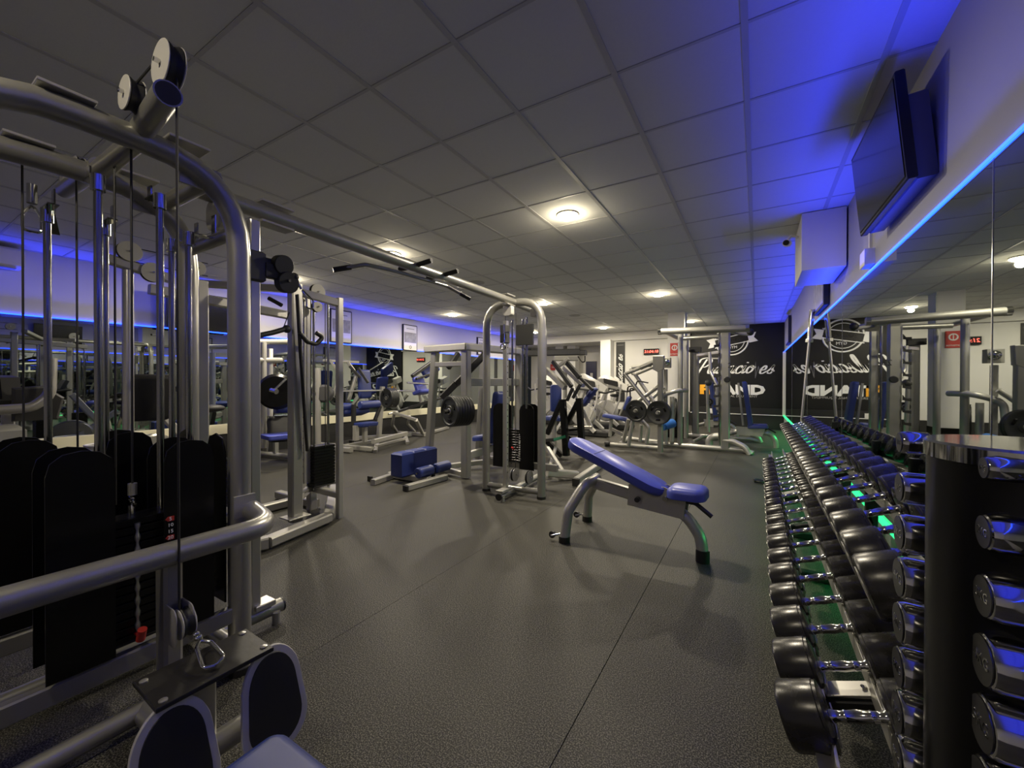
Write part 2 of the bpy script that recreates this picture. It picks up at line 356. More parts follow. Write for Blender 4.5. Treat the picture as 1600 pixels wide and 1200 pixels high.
# ---- wall lettering: cursive strokes ----
def cat_rom(pts, n=6):
    pts = [V((*p, 0)) for p in pts]; pts = [pts[0]*2-pts[1]]+pts+[pts[-1]*2-pts[-2]]; o = []
    for i in range(1, len(pts)-2):
        a, b, c, d = pts[i-1:i+3]
        for k in range(n):
            t = k/n; o.append(.5*((2*b)+(c-a)*t+(2*a-5*b+4*c-d)*t*t+(3*b-a-3*c+d)*t**3))
    return o+[pts[-2]]
GL = {'P': (1.5, [[(-.1, 1.5), (0, 2.0), (.6, 2.2), (1.3, 2.0), (1.45, 1.5), (1.0, .95), (.5, .9)], [(.75, 2.0), (.55, 1.0), (.35, -.2), (0, -.45)]]),
      'u': (1.05, [[(0, .7), (.15, 1), (.1, .3), (.3, 0), (.6, .2), (.8, 1)], [(.8, 1), (.75, .2), (.9, 0), (1.1, .25)]]),
      'l': (.6, [[(0, .3), (.4, 1.3), (.45, 2.0), (.25, 2.1), (.12, 1.3), (.12, .3), (.3, 0), (.6, .25)]]),
      's': (.8, [[(0, .2), (.35, .7), (.5, 1.1), (.45, .7), (.65, .3), (.45, 0), (.1, .1)], [(.6, .2), (.85, .35)]]),
      'a': (1.05, [[(.75, .85), (.45, 1), (.1, .7), (.05, .25), (.3, 0), (.6, .25), (.8, .95)], [(.8, .95), (.72, .2), (.88, 0), (1.1, .25)]]),
      'c': (.8, [[(.6, .75), (.5, 1), (.2, .85), (.05, .4), (.2, .03), (.5, 0), (.85, .3)]]),
      'i': (.5, [[(0, .5), (.15, 1), (.08, .3), (.2, 0), (.5, .25)], [(.22, 1.38), (.24, 1.5)]]),
      'o': (.9, [[(.4, 1), (.1, .75), (.05, .3), (.3, 0), (.65, .3), (.65, .8), (.4, 1), (.5, .75), (.95, .8)]]),
      'e': (.8, [[(.05, .4), (.5, .55), (.5, .9), (.3, 1), (.06, .6), (.12, .1), (.4, 0), (.8, .3)]]),
      '~': (.95, [])}
def script(word, scale, shear=.42, wd=.30):
    mb = MB(); x = 0
    for ch in word:
        adv, st = GL[ch]
        for s_ in st:
            p = cat_rom(s_); L = []; R = []
            for i, q in enumerate(p):
                d = (p[min(i+1, len(p)-1)]-p[max(i-1, 0)]); d.normalize()
                w = wd*(.45+.75*abs(d.y))*.72
                n = V((-d.y, d.x, 0))
                for arr, sg_ in ((L, 1), (R, -1)):
                    a = q+n*w*sg_*.5; arr.append(((x+a.x+shear*a.y)*scale, a.y*scale))
            b = len(mb.v); k = len(L)
            for z in (0, .004):
                mb.v += [(a, c, z) for a, c in L]+[(a, c, z) for a, c in R]
            for i in range(k-1):
                mb.f.append((b+2*k+i, b+2*k+i+1, b+2*k+k+i+1, b+2*k+k+i)); mb.f.append((b+i, b+k+i, b+k+i+1, b+i+1))
                mb.f.append((b+i, b+i+1, b+2*k+i+1, b+2*k+i)); mb.f.append((b+k+i, b+2*k+k+i, b+2*k+k+i+1, b+k+i+1))
        x += adv
    return mb, x*scale
def on_far(mb, x, z, y): return mb.xform(Matrix.Translation((x, y, z)) @ Matrix.Rotation(PI/2, 4, 'X'))
yl = YF-.006
lt = (-1.604, 13.39, 1.574); rt_ = (0.143, 13.39, 1.559)
mb, w1 = script('Pulsacio', .175)
s1 = ((-0.104, 13.39, 1.57)[0]-lt[0])/(w1/.175)
mb, w1 = script('Pulsacio', s1); part(wf, 'wall_lettering', on_far(mb, lt[0], lt[2], yl), 'paint')
ex = (0.043, 13.39, 1.56); mb, w2 = script('es', s1*1.0); part(wf, 'wall_lettering', on_far(mb, ex[0], ex[2], yl), 'paint')
hb = [(-0.089, 13.39, 1.697), (-0.058, 13.39, 1.678), (-0.028, 13.39, 1.895), (-0.041, 13.39, 1.425), (0.034, 13.39, 1.767), (0.05, 13.39, 1.641), (0.081, 13.39, 1.73)]
m_ = MB()
for a, b in zip(hb, hb[1:]): m_.beam((a[0], yl, a[2]), (b[0], yl, b[2]), .014, .006, ch=0)
part(wf, 'heartbeat_line', m_, 'greyp')
f0 = (-1.487, 13.39, 1.081); f1 = (0.114, 13.39, 1.101); fs = .36
text(wf, 'wall_lettering', 'FI', 'orange', ((-1.286, 13.39, 1.084)[0], yl, f0[2]), (PI/2, 0, 0), fs, .003, 0, .02, sx=1.5, local=True)
text(wf, 'wall_lettering', 'TAND', 'paint', ((-0.475, 13.39, 1.094)[0], yl, f0[2]), (PI/2, 0, 0), fs, .003, 0, .02, sx=1.33, local=True)
text(wf, 'wall_lettering', 'INTERNATIONAL EQUIPMENT', 'lgrey', ((-0.645, 13.39, 0.906)[0], yl, (-0.645, 13.39, 0.906)[2]), (PI/2, 0, 0), .085, .002, sx=1.15, local=True)
# round club emblem
c = (-0.636, 13.39, 2.521); R_ = .42
m_ = MB().torus((c[0], yl, c[2]), (0, 1, 0), R_, .022, 48, 6).torus((c[0], yl, c[2]), (0, 1, 0), R_*.78, .01, 40, 6)
part(wf, 'emblem_ring', m_, 'paint')
m_ = MB(); rot = .2
def rr(x, z): return (c[0]+x*math.cos(rot)-z*math.sin(rot), yl-.01, c[2]+x*math.sin(rot)+z*math.cos(rot))
part(wf, 'emblem_band', MB().beam(rr(-.42, 0), rr(.42, 0), .02, .20, up=(0, 0, 1), ch=0), 'blackwall')
for z in (-.12, .12): m_.beam(rr(-.46, z), rr(.46, z), .02, .022, ch=0)
for sx in (-1, 1):
    m_.slab([(0, -.13), (.22, -.13), (.14, 0), (.22, .13), (0, .13)], rr(.42*sx, -.04*sx), (V(rr(sx, 0))-V(rr(0, 0))), (V(rr(0, 1))-V(rr(0, 0))), .012)
part(wf, 'emblem_ribbon', m_, 'paint')
mb, w3 = script('Pulsacio~es', .052)
mb.xform(Matrix.Rotation(rot, 4, 'Z')); part(wf, 'emblem_lettering', on_far(mb, c[0]-.28, c[2]-.085, yl-.016), 'paint')
text(wf, 'emblem_lettering', 'GYM', 'paint', (c[0]+.03, yl-.014, c[2]-.2), (PI/2, 0, 0), .11, .002, local=True)
text(wf, 'emblem_lettering', 'MAX', 'paint', (c[0], yl-.014, c[2]+.54), (PI/2, 0, 0), .14, .002, local=True)
# banner lettering, reading upwards
mb, w4 = script('Pulsacio~es', .125)
mb.xform(Matrix.Rotation(PI/2, 4, 'Z'))
part(bn, 'lettering', mb.xform(Matrix.Translation((-3.83, YF+.068, 1.0)) @ Matrix.Rotation(PI/2, 4, 'X')), 'paint')

# ---- ceiling lamps ----
LP = [(-1.597, 3.70, 'nearest ceiling lamp, above the blue bench'), (-4.02, 3.68, 'ceiling lamp behind the pull-up beam'),
      (-6.4, 7.8, 'ceiling lamp near the left wall, halfway down the room'), (-1.58, 7.93, 'ceiling lamp halfway down the room, above the plate-loaded machine'),
      (-3.83, 7.62, 'ceiling lamp right behind the far crossover arch'), (-3.98, 11.97, 'far ceiling lamp in front of the white bulkhead'),
      (-1.54, 11.88, 'far ceiling lamp right of the white column'), (-6.3, 11.9, 'farthest ceiling lamp on the left'),
      (-1.6, -.42, 'ceiling lamp just behind the viewpoint'), (-6.4, 3.7, 'ceiling lamp near the left wall beyond the cable station')]
for x, y, lab in LP:
    t = thing('ceiling_lamp', 'round warm glowing '+lab, 'lamp', (x, y, CEIL-.02), 0, 'round ceiling lamps')
    part(t, 'trim_ring', MB().lathe([(.09, .007), (.104, .007), (.106, .009), (.106, .016), (.09, .016)], (x, y, CEIL-.014), (0, 0, 1), 28), 'white')
    part(t, 'diffuser', MB().lathe([(.02, -.012), (.085, -.010), (.100, -.003), (.102, .006)], (x, y, CEIL-.018), (0, 0, 1), 28), 'lamp')
    l = bpy.data.lights.new('lamp_light', 'AREA'); l.shape = 'DISK'; l.size = .16; l.energy = LAMP_W*(.9 if y > 0 else .22); l.color = (1, .89, .70)
    o = bpy.data.objects.new('lamp_light', l); COL.objects.link(o); o.location = (0, 0, -.014); o.parent = t
    l = bpy.data.lights.new('lamp_light', 'POINT'); l.energy = LAMP_W*(.11 if y > 0 else .02); l.color = (1, .87, .62); l.shadow_soft_size = .05  # extra point light, added for a halo on the ceiling around the lamp
    o = bpy.data.objects.new('lamp_light', l); COL.objects.link(o); o.location = (0, 0, -.065); o.parent = t
for x, y, lab in (((-3.993, 5.47, 2.953)[0], (-3.993, 5.47, 2.953)[1], 'left of the far crossover arch'), ((-3.864, 9.41, 2.953)[0], (-3.864, 9.41, 2.953)[1], 'in front of the white bulkhead')):
    t = thing('ceiling_speaker', 'round grey ceiling speaker grille '+lab, 'speaker', (x, y, CEIL))
    part(t, 'grille', MB().lathe([(.01, 0), (.12, 0), (.14, .008), (.14, .014)], (x, y, CEIL-.012), (0, 0, 1), 24), 'grey')

# ---- posters, TV, air conditioner on the left wall ----
def poster(x0, x1, y0, y1, yy, lab, lw=.5):
    a = (-7.87, 6.01, 2.893); t = thing('wall_poster', lab, 'poster', (XL, yy, y0), 0, 'framed posters on the left wall')
    part(t, 'frame', MB().box((XL+.025, yy, (y0+y1)/2), (.04, x1-x0, y1-y0), ch=.006), 'blackm')
    w = x1-x0-.05; h = y1-y0-.05
    part(t, 'paper', MB().box((XL+.048, yy, (y0+y1)/2), (.004, w, h), ch=0), 'white')
    part(t, 'photo', MB().box((XL+.052, yy, (y0+y1)/2+.01*h), (.003, w*.92, h*.42), ch=0), 'photo')
    part(t, 'headline', MB().box((XL+.052, yy, y1-.17*h), (.003, w*.6, .022), ch=0), 'grey')
    part(t, 'emblem', MB().torus((XL+.052, yy, y0+.16*h), (1, 0, 0), .035, .006), 'blackm')
poster(0, .54, 2.16, 2.89, 5.74, 'framed poster with dark photo, left one right of the tall cable column')
poster(0, .51, 2.12, 2.81, 7.82, 'framed poster with dark photo in the middle of the left wall')
poster(0, .5, 2.2, 2.78, 11.1, 'small far framed poster, seen past the crossover arch')
t = thing('wall_television', 'black flat television on the left wall behind the pulldown machine', 'television', (-7.7, 3.05, 2.2))
part(t, 'screen', MB().box((-7.62, 3.05, 2.42), (.06, .98, .58), ry=.10), 'screen'); part(t, 'mount', MB().box((-7.77, 3.05, 2.45), (.26, .12, .2)), 'blackm')
t = thing('air_conditioner', 'white air conditioner high on the left wall', 'air conditioner', (-7.78, .6, 2.6))
part(t, 'body', MB().box((-7.78, .62, 2.80), (.22, 1.15, .24), ch=.03), 'white'); part(t, 'flap', MB().box((-7.70, .62, 2.672), (.1, 1.0, .012)), 'grey')
# ---- right wall TV ----
tv = thing('wall_television', 'large black flat television tilted down on the right wall, underside lit blue', 'television', (.7, 2.6, 2.5))
A_ = V((.62, 2.68, 2.304)); B_ = V((.596, 3.58, 2.304)); up_ = V((-math.sin(.096), 0, math.cos(.096))); n_ = V((1, 0, .096)).normalized()
def tvbox(a, b, z0, z1, d0, d1):
    u = (B_-A_).normalized(); c = A_+u*(a+b)/2+up_*(z0+z1)/2+n_*(d0+d1)/2
    return MB().beam(c-u*(b-a)/2, c+u*(b-a)/2, d1-d0, z1-z0, up=up_, ch=.006)
part(tv, 'bezel', tvbox(0, .9, 0, .54, 0, .04), 'black'); part(tv, 'screen', tvbox(.02, .88, .02, .52, -.003, .004), 'screen')
part(tv, 'rear_housing', tvbox(.03, .87, .0, .42, .04, .12), 'dark')
vs = MB()
for k in range(14): 
    u = (B_-A_).normalized(); c = A_+u*(.12+.05*k)+n_*.062+up_*.005; vs.beam(c-n_*.016, c+n_*.016, .02, .01, up=up_, ch=0)

part(tv, 'mount', MB().tube([(.66, 3.13, 2.58), (.72, 3.13, 2.62)], .05, 0, 10).box((.715, 3.13, 2.6), (.02, .2, .24)), 'blackm')

# ======================= RIGHT SIDE: DUMBBELLS =======================
def round_head(r, L):      # rubber head, axis +X from 0 to L
    return [(r*.35, 0), (r*.8, 0), (r*.93, .003), (r, .012), (r, L*.86), (r*.97, L*.88), (r*.97, L-.006), (r*.7, L)]
def make_dumbbell(r, L, hl, name='dumbbell', hm='head', label=None, kg=None):
    """axis along local X, centred"""
    T = thing(name, label or 'x', 'dumbbell', (0, 0, 0))
    for s in (-1, 1):
        h = part(T, 'head', MB().lathe(round_head(r, L), (s*(hl/2+L), 0, 0), (-s, 0, 0), 28), hm, local=True)
        h.data.materials[0] = M[hm]
        if s == -1 and hm == 'chrome': part(h, 'end_cap', MB().lathe([(r*.86, -.001), (r*.86, .001), (r*.1, .001)], (-(hl/2+L), 0, 0), (-1, 0, 0), 28), 'capm', local=True)
        if s == -1 and hm != 'chrome':
            cp = part(h, 'end_cap', MB().lathe([(r*.62, 0), (r*.62, .003), (r*.3, .004)], (-(hl/2+L), 0, 0), (-1, 0, 0), 20), 'chrome' if hm == 'chrome' else 'steel', local=True)
    pr = [(.016, 0), (.016, .008), (.0135, .014), (.0135, .03), (.015, .034), (.015, .038), (.0135, .041), (.016, hl*.5), (.0135, hl-.041), (.015, hl-.038), (.015, hl-.034), (.0135, hl-.03), (.0135, hl-.014), (.016, hl-.008), (.016, hl)]
    part(T, 'handle', MB().lathe(pr, (-hl/2, 0, 0), (1, 0, 0), 14), 'chrome', local=True)
    return T
TILT = math.radians(21)
def rack(name, lab, y0, y1, ups):
    T = thing(name, lab, 'rack', (.35, (y0+y1)/2, 0), 0, 'dumbbell racks along the mirror')
    for cx, cz, tag_ in ((.235, .395, 'lower'), (.435, .75, 'upper')):
        for s in (-1, 1):
            x = cx+s*.066*math.cos(TILT); z = cz+s*.066*math.sin(TILT)-.005
            part(T, 'rail', MB().beam((x, y0, z), (x, y1, z), .008, .05, up=(math.sin(-TILT)*0+0, 0, 1), ch=.001).beam((x+s*.017, y0, z-.02), (x+s*.017, y1, z-.02), .04, .006, ch=.001), 'steel')
    for y in ups:
        fr = MB().beam((.12, y, .03), (.66, y, .03), .06, .05).beam((.62, y, .05), (.62, y, .86), .06, .05)
        part(T, 'upright', fr.beam((.17, y, .30), (.62, y, .46), .05, .05).beam((.36, y, .68), (.62, y, .78), .05, .05), 'blackm')
        for cx, cz in ((.235, .385), (.435, .74)):
            b = part(T, 'bracket', MB().box((cx, y, cz-.012), (.15, .07, .006), ry=-TILT), 'steel')
            sc = MB()
            for s in (-1, 1): sc.sph((cx+s*.05*math.cos(TILT), y, cz-.005+s*.05*math.sin(TILT)), .009, 8, (1, 1, .5))
            part(b, 'bolts', sc, 'chrome')
    # saddles
    return T
rack('dumbbell_rack', 'near black steel two-tier dumbbell rack with chrome rails in front of the mirror', 1.24, 3.70, (1.60, 3.35))
rack('dumbbell_rack', 'far black steel two-tier dumbbell rack in front of the mirror near the black wall', 3.76, 6.45, (4.2, 5.95))
base = {}
def dumb(r, i, tier):
    k = round(r, 3)
    if k not in base: base[k] = make_dumbbell(k, .112, .13); d = base[k]
    else: d = copy_tree(base[k])
    return d
NL, NU = 20, 22
for i in range(NL):
    r = .087-.042*min(1, max(0, (i-1)/12)); r = round(r/.006)*.006
    d = dumb(r, i, 0); y = 1.39+.2237*i
    d.location = (.235, y, .435+.0); d.rotation_euler = (0, -TILT, 0)
    d['label'] = 'black rubber dumbbell, %s from the near end of the lower rack tier' % ordn(i)
    d['group'] = 'dumbbells on the lower tier'
for i in range(NU):
    r = .088-.030*max(0, (i-2)/19); r = round(r/.006)*.006
    d = dumb(r, i, 1); y = 1.53+.2237*i
    d.location = (.435, y, .79); d.rotation_euler = (0, -TILT, 0)
    d['label'] = 'black rubber dumbbell, %s from the near end of the upper rack tier' % ordn(i)
    d['group'] = 'dumbbells on the upper tier'
racks = [o for o in bpy.data.objects if o.name.startswith('dumbbell_rack')]
sm = {}
def saddle_mesh(r):
    if r not in sm:
        o = [(r*1.02*math.cos(a), r*1.02*math.sin(a)) for a in [math.radians(200+14*k) for k in range(11)]]
        o = o+[(r*.9, -r*1.25), (-r*.9, -r*1.25)]
        sm[r] = mesh('saddle', MB().slab(o, (0, 0, 0), (0, 1, 0), (0, 0, 1), .004, .001), 'steel')
    return sm[r]
for n, cx, cz, m_ in ((NL, .235, .435, 0), (NU, .435, .79, 1)):
    for i in range(n):
        y = (1.39 if not m_ else 1.53)+.2237*i; R_ = racks[0] if y < 3.73 else racks[1]
        for s in (-1, 1):
            o = sub(R_, 'saddle', saddle_mesh(.028)); o.location = (cx+s*.060*math.cos(TILT)-R_.location.x, y-R_.location.y, cz+s*.060*math.sin(TILT)); o.rotation_euler = (0, -TILT, 0); o.scale = (1, 2.6, 1)
# chrome dumbbell tower
TC = V((.405, 1.05, 0)); TR = .13; TZ = 1.215
t = thing('dumbbell_tower', 'black round dumbbell tower with shiny chrome cap beside the rack', 'dumbbell stand', (TC.x, TC.y, 0))
part(t, 'column', MB().lathe([(TR, .03), (TR, TZ-.03)], TC, (0, 0, 1), 64), 'black')
part(t, 'cap', MB().lathe([(TR+.001, TZ-.032), (TR+.004, TZ-.030), (TR+.004, TZ-.004), (TR, TZ), (.01, TZ)], TC, (0, 0, 1), 72), 'chrome')
part(t, 'base', MB().lathe([(.18, 0), (.185, .006), (.185, .02), (.17, .03)], TC, (0, 0, 1), 40), 'blackm')
for k in range(9):
    for y in (TC.y-.085, TC.y+.1):
        for s in (-1, 1): part(t, 'cradle', MB().tube([(TC.x+s*.02, y, TZ-.10-.1*k), (TC.x+s*.02, y+(-.06 if y < TC.y else .06), TZ-.10-.1*k), (TC.x+s*.02, y+(-.1 if y < TC.y else .1), TZ-.075-.1*k)], .005, .02, 8), 'rod')
rad = [.019, .029, .036, .043, .046, .0465, .047, .047, .047]
for k in range(9):
    for col, (y, x0) in enumerate(((.935, .305), (1.232, .272))):
        r = rad[k] if not col else min(.047, rad[k]+.006); L = .03+r*.9; hl = .09
        T = make_dumbbell(r, L, hl, 'dumbbell', 'chrome', 'polished chrome dumbbell, %s from the top on the %s side of the tower' % (ordn(k), ('near' if not col else 'far')))
        T['group'] = 'chrome dumbbells on the tower'
        text(T, 'engraving', '%dKG' % (k+1), 'chrome', (-(hl/2+L)-.0014, 0, 0), (PI/2, 0, -PI/2), r*.62, .0005, local=True)
        T.location = (x0+L+hl/2+.003, y, 1.185-.1015*k); T.rotation_euler = (0, 0, 0)
# barbells standing against the mirror
for (x0, y0, x1, y1, lab) in ((.45, 6.58, .62, 6.62, 'steel barbell leaning upright against the mirror behind the racks'),):
    T = thing('barbell', lab, 'barbell', (x0, y0, 0)); a = V((x0, y0, 0)); b = V((x1, y1, 2.28)); u = (b-a).normalized()
    part(T, 'shaft', MB().cyl(a+u*.42, a+u*1.87, .015), 'steel')
    for p, q in ((0, .42), (1.87, 2.28)): part(T, 'sleeve', MB().cyl(a+u*p, a+u*q, .03), 'chrome').name
    part(T, 'collar', MB().cyl(a+u*1.85, a+u*1.89, .042), 'steel'); part(T, 'collar', MB().cyl(a+u*.41, a+u*.445, .038), 'steel')
# small unidentified item on the floor left of the racks, shaped as a cable handle
T = thing('loose_handle', 'small black rubber item lying on the floor left of the dumbbell racks', 'handle', (0.045, 6.324, 0))
p = V((0.044, 6.18, 0.03))
part(T, 'grip', MB().tube([p+V((-.07, 0, 0)), p+V((.07, .02, 0))], .022, 0), 'rubber'); part(T, 'strap', MB().torus(p+V((0, .05, -.005)), (.1, 0, 1), .07, .012), 'rubber')

# ======================= ADJUSTABLE BENCH =======================
def pad_on(T, nm, c, u, v, lu, lv, th, m='blue', r=.05): return part(T, nm, MB().pad(c, u, v, lu, lv, th, r), m)
bt = thing('adjustable_bench', 'blue padded adjustable bench with silver arched legs in the middle of the open floor', 'bench', (-.9, 3.3, 0))
fA = V((-1.35, 3.08, 0)); fB = V((-1.37, 3.66, 0)); fC = V((-.335, 3.27, 0))
rc = (fA+fB)/2; top = rc+V((.28, -.02, .44))
part(bt, 'rear_leg', MB().tube([fA+V((0, 0, .03)), fA+V((.02, .03, .25)), V((-1.22, 3.2, .47)), V((-1.20, 3.36, .47)), V((-1.22, 3.52, .47)), fB+V((.02, -.03, .25)), fB+V((0, 0, .03))], .042, .12, 16), 'silver2')
for f in (fA, fB): part(bt, 'rubber_foot', MB().cyl(f, f+V((0, 0, .05)), .046), 'rubber')
for f in (fA, fB):
    w = part(bt, 'transport_wheel', MB().cyl(f+V((-.10, -.03, .05)), f+V((-.10, .0, .05)), .028), 'rubber'); part(w, 'axle', MB().cyl(f+V((-.10, -.05, .05)), f+V((-.04, -.0, .06)), .008), 'chrome')
spine0 = V((-1.19, 3.36, .45)); spine1 = V((-.60, 3.31, .37))
part(bt, 'spine', MB().beam(spine0, spine1, .07, .09, ch=.012), 'silver2')
part(bt, 'side_plate', MB().slab([(-.17, -.05), (.26, -.05), (.28, .12), (.12, .16), (-.16, .12)], (-.72, 3.265, .365), (1, -.085, -.08), (0, 0, 1), .008), 'silver2')
part(bt, 'side_plate', MB().slab([(-.17, -.05), (.26, -.05), (.28, .12), (.12, .16), (-.16, .12)], (-.71, 3.365, .365), (1, -.085, -.08), (0, 0, 1), .008), 'silver2')
part(bt, 'front_leg', MB().tube([(-.62, 3.31, .36), (-.46, 3.29, .33), (-.35, 3.28, .18), fC+V((0, 0, .06))], .042, .2, 16), 'silver2')
part(bt, 'rubber_foot', MB().cyl(fC, fC+V((0, 0, .09)), .048), 'rubber')
part(bt, 'grip_handle', MB().tube([(-.52, 3.28, .36), (-.47, 3.26, .43), (-.38, 3.24, .43), (-.27, 3.22, .355)], .016, .05), 'rubber')
kn = part(bt, 'pop_pin', MB().cyl((-.80, 3.22, .395), (-.80, 3.26, .395), .02), 'rubber')
b0 = V((-.60, 3.31, .46)); b1 = V((-1.42, 3.37, .785)); bu = (b1-b0).normalized(); bv = V((.08, 1, 0))
part(bt, 'back_frame', MB().beam(b0-V((0, 0, .045)), b1-bu*.1-V((0, 0, .045)), .05, .03), 'steel')
pad_on(bt, 'backrest', (b0+b1)/2, bu, bv, (b1-b0).length, .27, .085, r=.12)
bn_ = bu.cross(bv).normalized(); bn_ = bn_ if bn_.z > 0 else -bn_
part(bt, 'seam', MB().beam(b1-bu*.28-bv.normalized()*.115+bn_*.043, b1-bu*.28+bv.normalized()*.115+bn_*.043, .006, .004), 'blue2')
pad_on(bt, 'seat', V((-.44, 3.29, .495)), V((1, -.06, .03)), bv, .27, .27, .085, r=.07)
part(bt, 'hinge', MB().cyl((-.59, 3.2, .44), (-.59, 3.41, .44), .018), 'chrome')

# ======================= CABLE CROSSOVER STATION =======================
T = thing('cable_crossover_station', 'large silver tube cable station: near multi-stack tower, long pull-up beam and far arched tower', 'gym machine', (-2.3, 2.4, 0))
RT = .045; ZA = 2.235
XA, XB_ = -2.01, -2.53; Y0, Y1 = .08, .94
for X in (XA, XB_):
    part(T, 'arch_frame', MB().tube([(X, Y0, .02), (X, Y0, ZA), (X, Y1, ZA), (X, Y1, .02)], RT, .34, 20), 'silver')
    for y in (Y0, Y1): part(T, 'foot_cap', MB().cyl((X, y, 0), (X, y, .03), RT+.006), 'rubber')
    part(T, 'lower_rail', MB().beam((X, Y0, .275), (X, Y1, .275), .04, .07, ch=.006), 'silver')
    part(T, 'floor_rail', MB().cyl((X+.0, Y0, .055), (X, Y1, .055), .036), 'silver')
for y in (Y0, Y1):
    part(T, 'cross_tube', MB().cyl((XB_, y, .09), (XA, y, .09), .036), 'silver')
    part(T, 'cross_tube', MB().cyl((XB_, y, ZA-.24), (XA, y, ZA-.24), .03), 'silver')
# joint plates on the arches
for X in (XA, XB_):
    for y in (.40, .74): part(T, 'joint_plate', MB().box((X, y, ZA+.048), (.10, .14, .012)), 'silver2')
    part(T, 'gusset_plate', MB().box((X-.02, .80, ZA-.05), (.012, .15, .10)), 'silver2')
# bumper rail with centre post
part(T, 'bumper_rail', MB().tube([(XA, -.05, .73), (-1.72, -.05, .73), (-1.735, .93, .72), (-1.97, .97, .735)], .041, .13, 18), 'silver')
part(T, 'rail_bracket', MB().box((XA+.043, Y1+.0, .76), (.012, .09, .10)), 'silver2')
part(T, 'center_post', MB().beam((-1.785, .605, .03), (-1.785, .605, .70), .055, .085, up=(1, 0, 0), ch=.01), 'silver')
part(T, 'post_foot', MB().cyl((-1.785, .605, .055), (XA, .605, .055), .036), 'silver')
# top arms
def pulley(par, c, ax, R=.055, w=.022, plates=True, pm='lgrey'):
    c, ax = V(c), V(ax).normalized()
    pl = part(par, 'pulley', MB().lathe([(R*.2, -w/2), (R, -w/2), (R, -w/2+.003), (R*.88, -.003), (R*.88, .003), (R, w/2-.003), (R, w/2), (R*.2, w/2)], c, ax, 24), 'blackm')
    if plates:
        for s in (-1, 1):
            part(pl, 'side_plate', MB().disc(c+ax*(s*(w/2+.004)-.002), c+ax*(s*(w/2+.004)+.002), R*1.02, .001), pm)
        part(pl, 'axle_bolt', MB().cyl(c-ax*(w/2+.022), c+ax*(w/2+.022), .008, 8), 'chrome')
    return pl
arm = part(T, 'top_arm', MB().cyl((-2.06, .61, ZA+.045), (-1.6, 0.544, 2.23), .038, 20), 'silver')
ea = V((-1.6, 0.544, 2.23)); part(arm, 'bore_shade', MB().cyl(ea, ea+(ea-V((-2.06, .61, ZA+.045))).normalized()*.002, .033, 20), 'blackm')  # black disc on the arm end, shade inside the open tube put in as colour
pulley(T, (-1.64, 0.56, 2.34), (0, -1, 0), .070, .036); pulley(T, (-1.86, 0.532, 2.308), (0, -1, 0), .056, .034)
part(T, 'top_arm', MB().cyl((-2.48, .60, ZA+.03), (-3.02, .60, ZA+.05), .036, 20), 'silver')
pulley(T, (-2.78, .60, ZA+.10), (0, -1, 0), .05); pulley(T, (-2.97, .60, ZA+.11), (0, -1, 0), .05)
# center spine joining both arches at the top
part(T, 'top_spine', MB().cyl((-2.53, .60, ZA+.01), (-2.01, .60, ZA+.01), .036, 16), 'silver')
part(T, 'top_spine', MB().cyl((-2.53, Y1-.10, ZA-.04), (-2.01, Y1-.1, ZA-.04), .036, 16), 'silver')
part(T, 'pulley_housing', MB().slab(rrect(.17, .15, .05, 4), (-2.27, Y1+.04, ZA-.10), (1, 0, 0), (0, 0, 1), .06), 'silver2')
# hooks holding the guide rods, rods and stacks
def stack(tag, xs, y, zt, face, n=15, zb=.33, zp=.80, pins=True):
    """weight stack centred at (xs, y); guide rods along Y, shrouds on both sides; face +1 / -1: open side in X"""
    st = part(T, 'weight_stack', MB().box((xs, y, zb+.005), (.11, .24, .01)), 'blackm')
    h = (zp-zb)/n
    for k in range(n): part(st, 'weight_slab', MB().box((xs, y, zb+h*(k+.5)), (.105, .235, h*.9), ch=.003), 'black')
    for s in (-1, 1):
        g = part(T, 'guide_rod', MB().cyl((xs, y+s*.09, .30), (xs, y+s*.09, zt), .0125, 14), 'rod')
        part(g, 'collar', MB().cyl((xs, y+s*.09, zt-.045), (xs, y+s*.09, zt+.012), .021, 14), 'chrome')
        part(g, 'hook_bracket', MB().beam((xs, y+s*.09, zt+.012), (xs+.10*face*-1, y+s*.09-.0, zt+.012), .035, .006).beam((xs-.10*face, y+s*.09, zt+.012), (xs-.10*face, y+s*.09, zt+.07), .035, .006, up=(0, 1, 0)), 'chrome')
        for dx in (-.075, .08):
            o = [(-.085, -.38), (.085, -.38), (.085, .30), (.075, .345), (.045, .372), (0, .38), (-.045, .372), (-.075, .345), (-.085, .30)]
            part(T, 'shroud_panel', MB().slab(o, (xs+face*(.09 if dx > 0 else -.075), y+s*.155+s*.0, .70), (0, 1, 0), (0, 0, 1), .008), 'black')
    pin = part(st, 'selector_pin', MB().cyl((xs+face*.04, y, zb+.03), (xs+face*.10, y, zb+.03), .009).cyl((xs+face*.085, y-.0, zb+.015), (xs+face*.105, y, zb+.06), .014), 'red')
    part(st, 'drilled_rod', MB().lathe([(.009 if (k//2) % 2 else .005, .012*k) for k in range(36)], (xs+face*.058, y, zb+.03), (0, 0, 1), 10), 'steel'); part(st, 'selector_rod', MB().cyl((xs, y, zb), (xs, y, zp+.04), .011), 'chrome'); 
    ri = part(st, 'eye_bolt', MB().torus((xs+face*.01, y, zp+.055), (0, 1, .3), .018, .006), 'chrome')
    part(st, 'cable_clamp', MB().cyl((xs+face*.01, y, zp+.08), (xs+face*.01, y, zp+.125), .014), 'steel')
    part(T, 'cable', MB().cyl((xs+face*.01, y, zp+.12), (xs+face*.01, y, ZA+.03), .004, 6), 'blackm')
    return st
st1 = stack('front', -2.07, .585, 2.06, 1); st2 = stack('rear', -2.60, .555, 2.04, -1)
